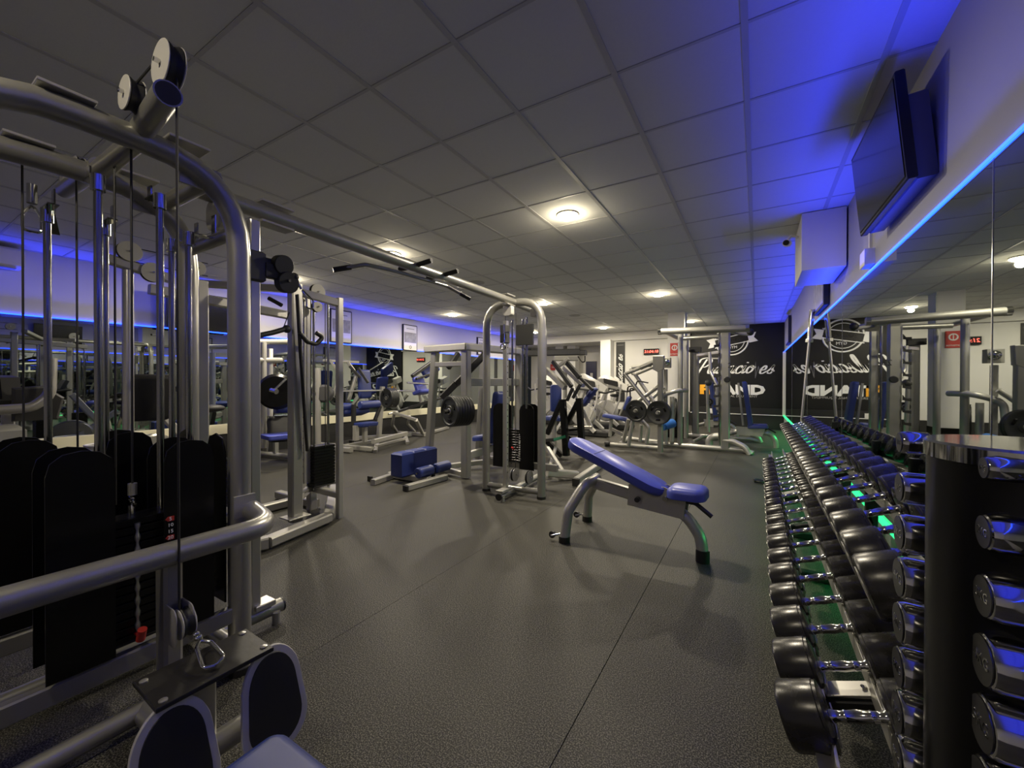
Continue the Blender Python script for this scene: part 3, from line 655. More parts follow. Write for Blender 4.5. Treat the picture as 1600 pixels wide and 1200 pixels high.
# weight numbers on the front shroud edge
lbx, lby = -1.978, .672
lb = part(T, 'weight_labels', MB().box((lbx, lby, .66), (.002, .028, .30), ch=0), 'black')
for k, n in enumerate(range(5, 70, 5)):
    z = (-1.98, 0.667, 0.777)[2]-.0245*k
    if n in (5, 20, 35, 50): part(lb, 'red_tag', MB().slab([(-.014, 0), (-.006, .009), (.014, .009), (.014, -.009), (-.006, -.009)], (lbx+.003, lby, z), (0, 1, 0), (0, 0, 1), .002, .0005), 'red')
    text(lb, 'number', str(n), 'paint', (lbx+.005, lby+.002, z), (PI/2, 0, PI/2), .019, .0006)
# third stack facing the crossover, square pulley column
X3 = -2.29
st = part(T, 'weight_stack', MB().box((X3, Y1-.12, .335), (.24, .11, .01)), 'blackm')
for k in range(15): part(st, 'weight_slab', MB().box((X3, Y1-.12, .345+.031*k), (.235, .105, .028), ch=.003), 'black')
for s in (-1, 1):
    g = part(T, 'guide_rod', MB().cyl((X3+s*.09, Y1-.12, .30), (X3+s*.09, Y1-.12, 1.98), .0125, 14), 'rod'); part(g, 'collar', MB().cyl((X3+s*.09, Y1-.12, 1.93), (X3+s*.09, Y1-.12, 1.99), .021, 14), 'chrome')
    part(g, 'hook_bracket', MB().beam((X3+s*.09, Y1-.12, 1.99), (X3+s*.09, Y1-.02, 1.99), .035, .006).beam((X3+s*.09, Y1-.02, 1.99), (X3+s*.09, Y1-.02, 2.10), .035, .006, up=(0, 1, 0)), 'chrome')
    part(T, 'shroud_panel', MB().slab([(-.085, -.38), (.085, -.38), (.085, .30), (.06, .36), (0, .38), (-.06, .36), (-.085, .30)], (X3+s*.155, Y1-.04, .70), (1, 0, 0), (0, 0, 1), .008), 'black')
YC = 1.13
pc = part(T, 'pulley_column', MB().beam((X3+.02, YC, .10), (X3+.02, YC, 2.16), .05, .05, up=(1, 0, 0), ch=.005), 'steel')
hl_ = MB()
for k in range(26): hl_.cyl((X3+.02, YC+.0245, .3+.07*k), (X3+.02, YC+.0262, .3+.07*k), .008, 8)
part(pc, 'position_holes', hl_, 'blackm')
part(T, 'column_foot', MB().cyl((X3+.02, Y1, .075), (X3+.02, YC+.14, .075), .037, 18), 'silver'); part(T, 'foot_cap', MB().cyl((X3+.02, YC+.14, .075), (X3+.02, YC+.15, .075), .038), 'rubber')
part(T, 'foot_clamp', MB().box((X3+.02, YC+.04, .125), (.09, .10, .03)), 'steel'); part(T, 'foot_bolt', MB().cyl((X3+.05, YC+.1, 0), (X3+.05, YC+.1, .06), .02), 'steel')
zc = (-2.27, 1.144, 1.92)[2]
cr = part(T, 'pulley_carriage', MB().box((X3+.02, YC, zc), (.085, .085, .16), ch=.01).box((X3+.02, YC+.05, zc+.01), (.05, .07, .10)), 'dark')
pp = part(T, 'swivel_pulley', MB().slab(rrect(.105, .105, .05, 6), (X3+.06, YC+.13, zc+.035), (0, 1, 0), (.15, 0, 1), .05).slab(rrect(.115, .115, .055, 6), (X3+.06, YC+.155, zc-.055), (0, 1, 0), (.15, 0, 1), .05).box((X3+.05, YC+.08, zc-.01), (.04, .08, .08)), 'blackm')
part(pp, 'axle_bolt', MB().cyl((X3+.03, YC+.15, zc-.05), (X3+.10, YC+.15, zc-.05), .008), 'chrome')
bb = V((-2.22, 1.322, 1.902)); ball = part(T, 'stopper_ball', MB().sph(bb, .024), 'blackm')
c2 = V((-2.2, 1.401, 1.766)); part(T, 'carabiner', MB().cyl(bb, bb+(c2-bb)*.45, .007).tube([bb+(c2-bb)*.4, c2+V((0, -.02, .02)), c2+V((0, -.02, -.03)), c2+V((0, .02, -.03)), c2+V((0, .02, .02))], .005, .015, 8, closed=True), 'chrome')
part(T, 'cable', MB().tube([V((X3+.06, YC+.15, zc)), bb], .004, 0, 6), 'blackm')
# front cable, low pulley, carabiner
tp = V((-1.6, 0.566, 2.329)); lo = V((-1.7, 0.604, 0.516))
part(T, 'cable', MB().tube([tp, lo], .004, 0, 6), 'blackm'); part(T, 'cable', MB().tube([V((-1.86, 0.529, 2.328)), V((-1.64, 0.547, 2.381))], .004, 0, 6), 'blackm')
lp = pulley(T, (-1.7, 0.618, 0.482), (0, -1, 0), .05, .028)
part(lp, 'bracket_plate', MB().slab(rrect(.12, .13, .03, 4), (-1.72, .582, (-1.7, 0.618, 0.482)[2]), (1, 0, 0), (0, 0, 1), .006).slab(rrect(.12, .13, .03, 4), (-1.72, .632, (-1.7, 0.618, 0.482)[2]), (1, 0, 0), (0, 0, 1), .006), 'silver2')
k0 = V((-1.552, 0.606, 0.475)); k1 = V((-1.439, 0.598, 0.445))
u = (k1-k0).normalized()
part(T, 'carabiner', MB().tube([k0, k0+u*.03+V((0, .022, 0)), k1+V((0, .03, .004)), k1+u*.012, k1+V((0, -.028, 0)), k0+u*.03+V((0, -.018, 0))], .006, .02, 10, closed=True), 'chrome')
part(T, 'swivel', MB().sph(k0-u*.012, .012).sph(k0-u*.03, .010), 'chrome')
# snap hook hanging at the left arm
h0 = V((-2.95, 0.48, 2.16)); h1 = V((-2.95, 0.48, 2.078))
part(T, 'carabiner', MB().cyl(h0+V((0, 0, .09)), h0, .018).tube([h0, h0+V((0, .03, -.06)), h1+V((0, .03, -.05)), h1+V((0, -.03, -.05)), h0+V((0, -.03, -.06))], .006, .02, 8, closed=True), 'chrome')
part(T, 'hook_bracket', MB().beam((-2.95, .55, 2.17), (-2.95, .55, 2.04), .04, .008).beam((-2.95, .55, 2.04), (-2.62, .47, 2.06), .04, .008), 'chrome')
for xx, yy in ((-2.3, .60), (-2.62, .40)): part(T, 'cable', MB().cyl((xx, yy, .8), (xx, yy, ZA), .004, 6), 'blackm')
# pull-up beam
BA = V((-2.29, Y1-.1, 2.235)); BB = V((-2.41, 4.06, 2.235)); bd = (BB-BA).normalized()
part(T, 'pull_up_beam', MB().cyl(BA, BB, .041, 20), 'silver')
for t0 in (.13, .95):
    c = BA+(BB-BA)*t0
    part(T, 'beam_clamp', MB().beam(c-bd*.09+V((0, 0, .055)), c+bd*.09+V((0, 0, .055)), .09, .012), 'silver2'); part(T, 'beam_clamp', MB().beam(c-bd*.09-V((0, 0, .055)), c+bd*.09-V((0, 0, .055)), .09, .012), 'silver2')
h = V((-2.68, 2.024, 2.224)); e = V((-2.2, 2.719, 2.05))
pa, pb = V((-2.327, 1.897, 2.18)), V((-2.338, 2.715, 2.18))
yb0, yb1 = pa.y, pb.y
b = part(T, 'pull_up_bar', MB().tube([(-2.33-.22, yb0-.10, 2.10), (-2.33-.10, yb0+.08, 2.165), (-2.34-.06, yb0+.3, 2.17), (-2.38, yb1-.15, 2.17), (-2.36, yb1+.08, 2.165), (-2.24, yb1+.26, 2.07)], .015, .05, 12), 'silver')
g0 = V((-2.56, 1.933, 2.184)); 
part(T, 'grip', MB().cyl((-2.33-.22, yb0-.10, 2.10), (-2.33-.16, yb0-.0, 2.135), .019), 'rubber'); part(T, 'grip', MB().cyl((-2.24, yb1+.26, 2.07), (-2.29, yb1+.18, 2.11), .019), 'rubber')
for q in ((-2.232, 2.373, 2.235), (-2.257, 2.712, 2.235)):
    t1 = (q[1]-BA.y)/(BB.y-BA.y); c = BA+(BB-BA)*t1
    gg = part(T, 'neutral_grip', MB().cyl(c+V((-.16, 0, -.0)), c+V((.19, 0, .02)), .015), 'rod'); part(gg, 'grip_sleeve', MB().cyl(c+V((.05, 0, .006)), c+V((.185, 0, .019)), .019), 'rubber'); part(gg, 'grip_sleeve', MB().cyl(c+V((-.05, 0, 0)), c+V((-.155, 0, 0)), .019), 'rubber')
# far tower
L_, R__ = V((-2.80, 4.05, 0)), V((-2.07, 4.08, 0))
part(T, 'arch_frame', MB().tube([L_+V((0, 0, .02)), L_+V((0, 0, ZA)), R__+V((0, 0, ZA)), R__+V((0, 0, .02))], RT, .28, 20), 'silver')
for f in (L_, R__): part(T, 'foot_cap', MB().cyl(f, f+V((0, 0, .03)), RT+.006), 'rubber')
part(T, 'rear_leg', MB().tube([(-2.44, 4.07, ZA), (-2.47, 4.95, ZA-.02), (-2.52, 5.0, .02)], .036, .34, 16), 'silver')
part(T, 'floor_rail', MB().cyl(L_+V((0, 0, .075)), R__+V((0, 0, .075)), .034), 'silver')
part(T, 'floor_rail', MB().cyl((-2.40, 3.72, .06), (-2.50, 5.0, .06), .037), 'silver'); part(T, 'foot_cap', MB().cyl((-2.398, 3.70, .06), (-2.40, 3.72, .06), .038), 'rubber')
part(T, 'foot_clamp', MB().box((-2.41, 3.80, .11), (.09, .14, .03)), 'silver2'); part(T, 'foot_bolt', MB().cyl((-2.38, 3.76, 0), (-2.38, 3.76, .05), .02), 'silver2')
part(T, 'stack_beam', MB().beam((-2.93, 4.32, .30), (-2.0, 4.36, .30), .05, .08), 'silver')
pc = part(T, 'pulley_column', MB().beam((-2.42, 3.88, .10), (-2.42, 3.88, 2.0), .05, .05, up=(1, 0, 0), ch=.005), 'steel')
hl_ = MB()
for k in range(24): hl_.cyl((-2.42+.0245, 3.88, .3+.07*k), (-2.42+.0262, 3.88, .3+.07*k), .008, 8)
part(pc, 'position_holes', hl_, 'blackm')
part(T, 'top_bracket', MB().slab(rrect(.11, .12, .03, 4), (-2.41, 3.92, 2.12), (1, 0, 0), (0, 0, 1), .07), 'lgrey'); part(T, 'top_bracket', MB().slab(rrect(.08, .09, .02, 4), (-2.2, 4.15, 2.11), (1, 0, 0), (0, 0, 1), .07), 'lgrey')
cr = part(T, 'pulley_carriage', MB().box((-2.42, 3.86, 1.85), (.07, .09, .20)).box((-2.40, 3.80, 1.80), (.05, .06, .10)), 'dark')
part(cr, 'trim', MB().cyl((-2.38, 3.78, 1.72), (-2.38, 3.78, 1.95), .010).torus((-2.38, 3.76, 1.70), (0, 1, .3), .03, .007).box((-2.36, 3.8, 1.86), (.07, .02, .02)), 'chrome')
part(T, 'back_cover', MB().box((-2.30, 4.1, 1.86), (.22, .03, .24)), 'blackm')
pulley(T, (-2.36, 3.98, .26), (1, 0, 0), .075, .02, True, 'silver'); pulley(T, (-2.24, 4.1, .22), (1, 0, 0), .075, .02, True, 'silver')
for x in (-2.715, -2.355): 
    for dy in (0, .13): part(T, 'shroud_panel', MB().slab([(-.10, -.40), (.10, -.40), (.10, .31), (.08, .36), (.04, .385), (0, .39), (-.04, .385), (-.08, .36), (-.10, .31)], (x-.02 if x < -2.5 else x, 4.25+dy, .66), (1, 0, 0), (0, 0, 1), .01), 'black')
st = part(T, 'weight_stack', MB().box((-2.54, 4.32, .33), (.24, .10, .01)), 'blackm')
for k in range(13): part(st, 'weight_slab', MB().box((-2.54, 4.32, .35+.031*k), (.235, .10, .028), ch=.003), 'black')
part(st, 'selector_pin', MB().cyl((-2.52, 4.22, .50), (-2.51, 4.17, .53), .012), 'red')
lb = part(T, 'weight_labels', MB().box((-2.448, 4.243, .52), (.028, .002, .34), ch=0), 'black')
for k, n in enumerate(range(5, 70, 5)): text(lb, 'number', str(n), 'paint', (-2.448, 4.240, .68-.026*k), (PI/2, 0, 0), .022, .0006)
for x in (-2.60, -2.45): part(T, 'guide_rod', MB().cyl((x, 4.32, .3), (x, 4.32, 2.08), .0125, 12), 'rod')
for x in (-2.50, -2.36): part(T, 'cable', MB().cyl((x, 4.0, .3), (x, 4.0, 2.1), .004, 6), 'blackm')
part(T, 'rod_cap', MB().cyl((-2.33, 4.2, 1.0), (-2.33, 4.2, 2.08), .014), 'rod')

# ======================= OTHER MACHINES =======================
def wplate(T, c, ax, R=.22, w=.035, n=1, gap=.002, nm='weight_plate'):
    c, ax = V(c), V(ax).normalized()
    for k in range(n):
        b = c+ax*k*(w+gap)
        p = part(T, nm, MB().lathe([(.028, .004), (R*.35, .004), (R*.38, .010), (R*.80, .010), (R*.86, 0), (R*.98, 0), (R, .006), (R, w-.006), (R*.98, w), (R*.86, w), (R*.8, w-.01), (.028, w-.006)], b, ax, 36), 'plate')
        if k == 0:
            part(p, 'hub_ring', MB().torus(b+ax*.003, ax, .032, .007), 'steel')
            u, v = frame_of(ax)
            for j in range(3):
                a = 2*PI*j/3+.5; q = b+(u*math.cos(a)+v*math.sin(a))*R*.6
                part(p, 'grip_slot', MB().slab(rrect(R*.42, R*.17, R*.08, 4), q+ax*.010, u*-math.sin(a)+v*math.cos(a), u*math.cos(a)+v*math.sin(a), .006), 'black')
def frame(T, nm, m, *segs, w=.06):
    """each beam of a frame is a part of its own"""
    for s_ in segs:
        a, b = s_[0], s_[1]; ww = s_[2] if len(s_) > 2 else w; h = s_[3] if len(s_) > 3 else ww
        part(T, nm, MB().beam(a, b, ww, h, ch=ww*.12), m)
def pipes(T, nm, m, r, *paths, fil=.15, seg=14):
    for p in paths: part(T, nm, MB().tube(p, r, fil, seg), m)

# --- square-tube cable column with ab straps (left, behind the near tower) ---
T = thing('cable_column_machine', 'silver square-tube cable column with black ab straps, just behind the near tower', 'gym machine', (-3.7, 2.4, 0))
A0, A1 = (-3.55, 2.12, .06), (-3.55, 2.12, 2.19); B0, B1 = (-3.45, 2.50, .0), (-3.45, 2.50, 2.12)
frame(T, 'front_post', 'silver', (A0, A1, .09, .10)); frame(T, 'side_post', 'silver2', (B0, B1, .055))
frame(T, 'base_beam', 'silver2', ((-3.301, 1.641, 0.06), (-3.273, 1.731, 0.06), .09), ((-3.273, 1.731, 0.06), (-3.395, 2.342, 0.06), .10, .08), ((-3.395, 2.342, 0.06), (-4.277, 3.025, 0.06), .09, .08))
part(T, 'post_foot_plate', MB().box((-3.55, 2.12, .105), (.16, .20, .012)), 'silver2')
frame(T, 'top_beam', 'silver2', ((-3.55, 2.12, 2.13), (-3.45, 2.50, 2.07), .05, .07), ((-3.58, 2.10, 2.14), (-4.4, 1.75, 2.22), .08, .06), ((-3.60, 2.10, 2.14), (-3.95, 2.5, 2.14), .06))
frame(T, 'stack_beam', 'silver2', ((-3.45, 2.5, .22), (-3.95, 2.52, .22), .06), ((-3.6, 2.14, .22), (-3.95, 2.52, .22), .06), ((-3.93, 2.52, 0), (-3.93, 2.52, .2), .08))
pc = part(T, 'perforated_column', MB().beam((-3.86, 2.42, .30), (-3.86, 2.42, 2.12), .075, .05, up=(1, 0, 0), ch=.005), 'silver2')
hh = MB()
for k in range(24): hh.cyl((-3.86+.0, 2.42-.0375, .4+.07*k), (-3.86, 2.42-.039, .4+.07*k), .009, 8)
part(pc, 'position_holes', hh, 'blackm')
st = part(T, 'weight_stack', MB().box((-3.83, 2.56, .26), (.14, .24, .01)), 'blackm')
for k in range(13): part(st, 'weight_slab', MB().box((-3.83, 2.56, .28+.031*k), (.13, .23, .028), ch=.003), 'black')
for y in (2.48, 2.64): part(T, 'guide_rod', MB().cyl((-3.83, y, .22), (-3.83, y, 2.12), .012, 12), 'rod')
pulley(T, (-3.80, 2.50, 2.22), (1, 0, .0), .075, .03); pulley(T, (-3.72, 2.44, 2.05), (1, 0, 0), .05, .03)
for q in ((-3.80, 2.43, .65), (-3.76, 2.56, .65)): part(T, 'cable', MB().cyl(q, (q[0], q[1], 2.15), .004, 6), 'blackm')
for s_ in ((-3.55, 1.788, 1.692), ): 
    part(T, 'ab_strap', MB().tube([V((-3.5, 1.743, 1.68)), V((-3.5, 1.89, 1.726)), V((-3.5, 2.004, 1.771))], .022, .03, 10), 'blackm')
part(T, 'ab_strap', MB().tube([V((-3.42, 2.082, 1.741)), V((-3.42, 2.153, 1.669)), V((-3.42, 2.238, 1.653)), V((-3.42, 2.308, 1.723)), V((-3.42, 2.238, 1.757))], .020, .04, 10), 'blackm')
part(T, 'strap_hanger', MB().cyl((-3.5, 2.038, 1.92), (-3.5, 1.988, 1.78), .004, 6).sph((-3.5, 2.016, 1.772), .035, 10), 'blackm')
part(T, 'hanging_strap', MB().beam((-3.46, 2.084, 2.08), (-3.46, 2.118, 1.521), .04, .012).beam((-3.46, 2.118, 1.521), (-3.46, 2.177, 0.69), .035, .012), 'blackm')
part(T, 'top_grip', MB().cyl((-3.8, 2.024, 2.072), (-3.7, 2.084, 2.008), .018), 'rubber')

# --- pulldown machine far left ---
T = thing('pulldown_machine', 'silver pulldown machine with round white pulley plates, seen between the near tower rods', 'gym machine', (-4.2, 1.45, 0))
pipes(T, 'post', 'steel', .035, [(-4.2, 1.17, .04), (-4.2, 1.17, 2.18)])
frame(T, 'post', 'silver2', ((-4.2, 1.66, .04), (-4.2, 1.66, 2.2), .085)); frame(T, 'top_arm', 'silver2', ((-4.2, 1.05, 2.24), (-4.2, 1.45, 2.17), .07), ((-4.2, 1.30, 2.06), (-4.2, 2.6, 2.0), .07, .08))
for y, z in ((1.17, 2.32), (1.31, 2.19)): pulley(T, (-4.17, y, z), (1, 0, 0), .075, .03)
pulley(T, (-4.18, 1.62, 2.30), (1, 0, 0), .06, .03)
for z in (2.36, 2.25): part(T, 'cable', MB().cyl((-4.18, 1.2, z), (-4.18, 1.7, z), .004, 6), 'blackm')
frame(T, 'base_beam', 'silver2', ((-4.2, .8, .05), (-4.2, 2.6, .05), .08), ((-4.6, .85, .05), (-3.8, .85, .05), .08), ((-4.6, 2.55, .05), (-3.9, 2.55, .05), .08))
part(T, 'backrest', MB().pad((-4.6, 1.416, 1.167), (.1, 1, 0), (.25, 0, 1), .34, .42, .07, .05), 'blackm')
part(T, 'seat', MB().pad((-4.45, 1.5, .48), (1, 0, 0), (0, 1, 0), .4, .34, .07, .05), 'blue2')
frame(T, 'seat_post', 'silver2', ((-4.45, 1.5, .08), (-4.45, 1.5, .44), .07))
for x in (-4.28, -4.12): part(T, 'guide_rod', MB().cyl((x, 1.95, .2), (x, 1.95, 2.0), .012, 12), 'rod')
st = part(T, 'weight_stack', MB().box((-4.2, 1.95, .14), (.3, .12, .02)), 'blackm')
for k in range(14): part(st, 'weight_slab', MB().box((-4.2, 1.95, .17+.031*k), (.28, .11, .028), ch=.003), 'black')

# --- low row in front of the near tower ---
T = thing('low_row_station', 'low row with black foot platform, two silver-rimmed foot pads and blue seat, bottom left', 'rowing seat', (-1.3, .6, 0))
pl = part(T, 'foot_platform', MB().slab([(-.155, -.095), (.155, -.095), (.155, .095), (-.155, .095)], (-1.485, .60, .42), (.03, 1, 0), (1, -.03, 0), .014, .002), 'rubber')
bm = MB()
for x in (-.07, .07):
    for y in (-.135, .135): part(pl, 'bolt', MB().lathe([(.011, 0), (.011, .003), (.005, .005)], (-1.485+x, .60+y, .427), (0, 0, 1), 12), 'steel')
for y, nm in ((.48, 0), (.752, 1)):
    c = V((-1.385, y, .252)); v = V((-.20, 0, 1)).normalized(); u = V((0, 1, 0))
    o = [(x*(.86+.14*min(1, max(-1, -z/.17))), z) for x, z in rrect(.235, .34, .11, 8)]
    oi = [(x*.80, z*.86) for x, z in o]
    pd = part(T, 'foot_pad', MB().slab(o, c, u, v, .012, .003), 'lgrey')
    part(pd, 'grip_surface', MB().slab(oi, c+u.cross(v)*.006, u, v, .006, .002), 'blackm')
    frame(T, 'pad_arm', 'silver', (c-V((.01, 0, .05)), (c.x-.12, y, .14), .04))
pipes(T, 'base_rail', 'silver', .038, [(-1.97, .60, .06), (-1.0, .60, .06)], [(-1.50, .42, .14), (-1.50, .80, .14)])
frame(T, 'post', 'silver', ((-1.52, .60, .06), (-1.52, .60, .41), .06), ((-1.0, .56, .06), (-1.0, .56, .25), .07))
part(T, 'seat', MB().pad((-.985, .50, .285), (1, .0, 0), (0, 1, 0), .42, .33, .07, .05), 'blue2')

# --- hack / calf press frame with plates ---
T = thing('leverage_press', 'silver square-frame press with stacked black plates and blue backrest, left of the far tower', 'gym machine', (-3.6, 4.9, 0))
c0 = (-3.38, 4.40); c1 = (-4.02, 4.46); c2_ = (-3.18, 5.5)
frame(T, 'post', 'silver', ((c0[0], c0[1], .02), (c0[0], c0[1], 1.75), .11), ((c2_[0], c2_[1], .02), (c2_[0], c2_[1], 1.75), .11))
frame(T, 'slanted_leg', 'silver', ((-4.18, 4.52, .02), (-3.98, 4.46, 1.74), .10), ((-4.0, 5.55, .02), (-3.85, 5.5, 1.74), .10))
frame(T, 'top_beam', 'silver2', ((c0[0]+.05, c0[1]-.02, 1.785), (c1[0]-.12, c1[1], 1.785), .13, .10), ((c0[0], c0[1]-.06, 1.785), (c2_[0], c2_[1]+.05, 1.785), .13, .10))
frame(T, 'cross_bar', 'silver', ((c0[0], c0[1], 1.56), (-4.0, 4.46, 1.56), .07), ((c0[0], c0[1], 1.31), (c2_[0], c2_[1], 1.31), .07, .11))
frame(T, 'base_beam', 'silver2', ((-4.15, 4.55, .06), (c0[0], c0[1], .06), .06), ((c0[0], c0[1], .30), (c2_[0], c2_[1], .42), .07, .10), ((-4.0, 4.5, .06), (-3.2, 5.6, .12), .07), ((c2_[0], c2_[1], .06), (-4.0, 5.55, .06), .07))
frame(T, 'press_arm', 'blackm', ((-3.3, 4.721, 1.7), (-3.55, 4.39, 1.284), .09), ((-3.55, 4.39, 1.284), (-3.7, 4.272, 1.091), .09), ((-3.9, 4.883, 1.748), (-3.95, 4.704, 1.519), .07))
part(T, 'backrest', MB().pad((-3.20, 4.92, .80), (0, 1, 0), (.13, .05, 1), .30, .75, .08, .05), 'blue2'); part(T, 'seat', MB().pad((-3.42, 4.92, .50), (1, 0, .1), (0, 1, 0), .30, .32, .08, .05), 'blue2')
frame(T, 'seat_post', 'silver', ((-3.4, 4.92, .1), (-3.38, 4.92, .46), .07), ((-3.18, 4.95, .1), (-3.05, 4.95, 1.1), .06))
wplate(T, (-3.237, 3.868, 0.95), (.30, .95, 0), .19, .036, 7)
q = V((-3.237, 3.868, 0.95)); ax = V((.3, .95, 0)).normalized(); part(T, 'plate_sleeve', MB().cyl(q-ax*.07, q+ax*.38, .026), 'rubber')

# --- blue block bench ---
T = thing('sissy_squat_bench', 'low silver bench with big dark blue block pad and two blue rollers on the floor', 'bench', (-3.95, 3.95, 0))
frame(T, 'foot_beam', 'silver2', ((-4.152, 3.482, 0.04), (-4.28, 4.22, .04), .075), ((-3.60, 3.52, .04), (-3.56, 4.20, .04), .075)); frame(T, 'spine', 'silver2', ((-4.28, 3.88, .05), (-3.60, 3.92, .05), .08))
for e in ((-4.35, 3.60, .04), (-3.60, 3.50, .04)): part(T, 'end_cap', MB().box((e[0]+.01, e[1]+.0, e[2]), (.07, .03, .07)), 'rubber')
for k in range(3): part(T, 'block_pad', MB().box((-3.97, 3.80+.22*k+.02, .235), (.20, .225, .315), ch=.022), 'blue2', None)
part(T, 'roller_bar', MB().cyl((-3.69, 3.78, .15), (-3.69, 4.42, .15), .014), 'rod')
for a, b in ((3.80, 4.06), (4.13, 4.40)): part(T, 'roller_pad', MB().disc((-3.69, a, .15), (-3.69, b, .15), .068, .012), 'blue2')
frame(T, 'roller_post', 'blackm', ((-3.69, 4.095, .05), (-3.69, 4.095, .17), .04))

# --- black-arm row machine ---
T = thing('row_machine', 'row machine with black A-shaped legs, black levers and blue pads, right of the far tower', 'gym machine', (-2.8, 6.3, 0))
frame(T, 'leg', 'black', ((-2.868, 6.45, 1.013), (-2.794, 6.45, 0.048), .10, .11), ((-2.623, 6.6, 1.036), (-2.562, 6.6, 0.047), .10, .11), ((-2.892, 6.45, 0.969), (-3.16, 6.45, 0.397), .08), ((-2.647, 6.6, 0.969), (-2.848, 6.6, 0.582), .08),
      ((-3.16, 6.45, 0.262), (-2.877, 6.45, 0.04), .08), ((-2.811, 6.6, 0.36), (-2.585, 6.6, 0.056), .06), ((-2.812, 6.6, 0.472), (-2.657, 6.6, 0.493), .04))
frame(T, 'brace', 'green', ((-3, 6.4, 0.314), (-2.785, 6.4, 0.385), .05)); frame(T, 'brace', 'blackm', ((-3.17, 6.42, 0.287), (-3.01, 6.42, 0.311), .06))
frame(T, 'lever_arm', 'blackm', ((-3.171, 6.7, 1.682), (-2.724, 6.5, 1.235), .06, .07), ((-2.981, 6.9, 1.663), (-2.692, 6.8, 1.391), .07, .08), ((-2.692, 6.8, 1.391), (-2.418, 6.7, 1.18), .05), ((-2.701, 6.5, 1.213), (-2.806, 6.5, 0.991), .05), ((-2.64, 6.7, 1.278), (-2.783, 6.7, 1.029), .05))
frame(T, 'link_arm', 'silver2', ((-3.411, 6.9, 1.551), (-2.93, 6.7, 1.208), .09, .09), ((-3.207, 7.3, 1.597), (-2.735, 7.1, 1.252), .09), ((-3.286, 7, 1.758), (-2.89, 7.2, 1.757), .12, .10), ((-3.206, 7, 1.599), (-2.999, 7, 1.75), .06))
frame(T, 'top_beam', 'dark', ((-3.476, 6.2, 1.813), (-2.614, 6.6, 1.83), .12, .11), ((-2.614, 6.6, 1.819), (-2.498, 6.6, 1.815), .10, .09))
part(T, 'handle_loop', MB().tube([(-2.649, 6.6, 1.754), (-2.567, 6.6, 1.653), (-2.521, 6.6, 1.662), (-2.521, 6.6, 1.761)], .012, .02, 8), 'blackm')
frame(T, 'base_beam', 'silver2', ((-2.369, 4.837, 0.12), (-2.072, 5.152, 0.06), .10), ((-1.968, 4.851, 0.05), (-2.046, 6.019, 0.05), .08, .09), ((-2.902, 6.242, 0.2), (-2.438, 5.038, 0.1), .05), ((-2.744, 5.623, 0.3), (-2.225, 5.03, 0.1), .05))
part(T, 'end_cap', MB().box((-1.943, 4.789, 0.05), (.09, .03, .10)), 'rubber')
part(T, 'chest_pad', MB().pad((-2.673, 7.2, 1.038), (.6, .0, .8), (0, 1, 0), .42, .22, .08, .04), 'blue2')
part(T, 'chest_pad', MB().pad((-3.211, 6.9, 1.012), (0, 0, 1), (.5, .8, 0), .5, .22, .08, .04), 'blue2')
part(T, 'seat', MB().pad((-3.236, 6.9, 0.641), (1, 0, 0), (0, 1, 0), .34, .3, .08, .04), 'blue2')
frame(T, 'seat_post', 'silver2', ((-3.236, 6.9, 0.594), (-3.234, 6.9, 0.08), .07)); pipes(T, 'foot_peg', 'steel', .022, [(-2.478, 6.5, 0.136), (-2.452, 6.9, 0.192)])
frame(T, 'rear_post', 'silver2', ((-3.63, 7.2, 1.588), (-3.626, 7.2, 0.131), .10), ((-3.158, 7.6, 1.195), (-2.793, 7.6, 0.422), .05), ((-2.926, 7.6, 0.768), (-2.754, 7.6, 0.424), .05), ((-3.087, 7.5, 0.414), (-2.717, 7.5, 0.436), .06))

# --- lever row with two plates ---
T = thing('plate_loaded_press', 'silver tube plate-loaded machine with two black plates in front, left of the big rack', 'gym machine', (-2.0, 8.0, 0))
y1_ = 7.95; y2_ = 8.75
pipes(T, 'floor_tube', 'silver2', .042, [(-2.563, 8.089, 0.05), (-1.598, 8.125, 0.05)], [(-2.609, 9.166, 0.05), (-1.793, 8.98, 0.05)], [(-2.386, 8.199, 0.05), (-2.454, 9.021, 0.05)])
part(T, 'end_cap', MB().cyl((-2.641, 8.041, 0.05), (-2.552, 8.096, 0.05), .047), 'rubber')
frame(T, 'front_post', 'silver', ((-1.508, 7.75, 1.548), (-1.502, 7.75, 0.04), .085, .11)); part(T, 'pivot_plate', MB().slab([(-.09, -.12), (.0, -.17), (.09, -.12), (.10, .13), (-.09, .13)], (-1.542, 7.75, 1.665), (1, 0, 0), (0, 0, 1), .12, .006), 'silver')
frame(T, 'rear_post', 'silver', ((-1.556, 8.5, 1.568), (-1.55, 8.5, 0.129), .07)); part(T, 'pivot_block', MB().box((-1.545, 8.5, 1.695), (.17, .15, .20)), 'silver')
part(T, 'pivot_bolts', MB().sph((-1.526, 8.4, 1.704), .07, 10), 'chrome')
pipes(T, 'lever_tube', 'silver2', .034, [(-1.608, 7.8, 1.681), (-2.136, 7.7, 1.47)], [(-1.691, 8.2, 1.624), (-2.108, 8.2, 1.453)])
pipes(T, 'lever_tube', 'silver', .045, [(-1.597, 7.8, 1.704), (-1.874, 7.75, 1.577)])
pipes(T, 'swing_arm', 'silver2', .036, [(-2.16, 7.7, 1.483), (-1.664, 7.7, 0.856)], [(-2.045, 8.1, 1.451), (-1.667, 8.1, 0.884)], [(-1.908, 7.8, 0.963), (-1.539, 7.8, 1.243)], [(-1.903, 8.4, 0.888), (-1.56, 8.4, 1.213)], [(-2.057, 8, 1.462), (-2.132, 8, 1.588), (-1.741, 8.1, 1.647)])
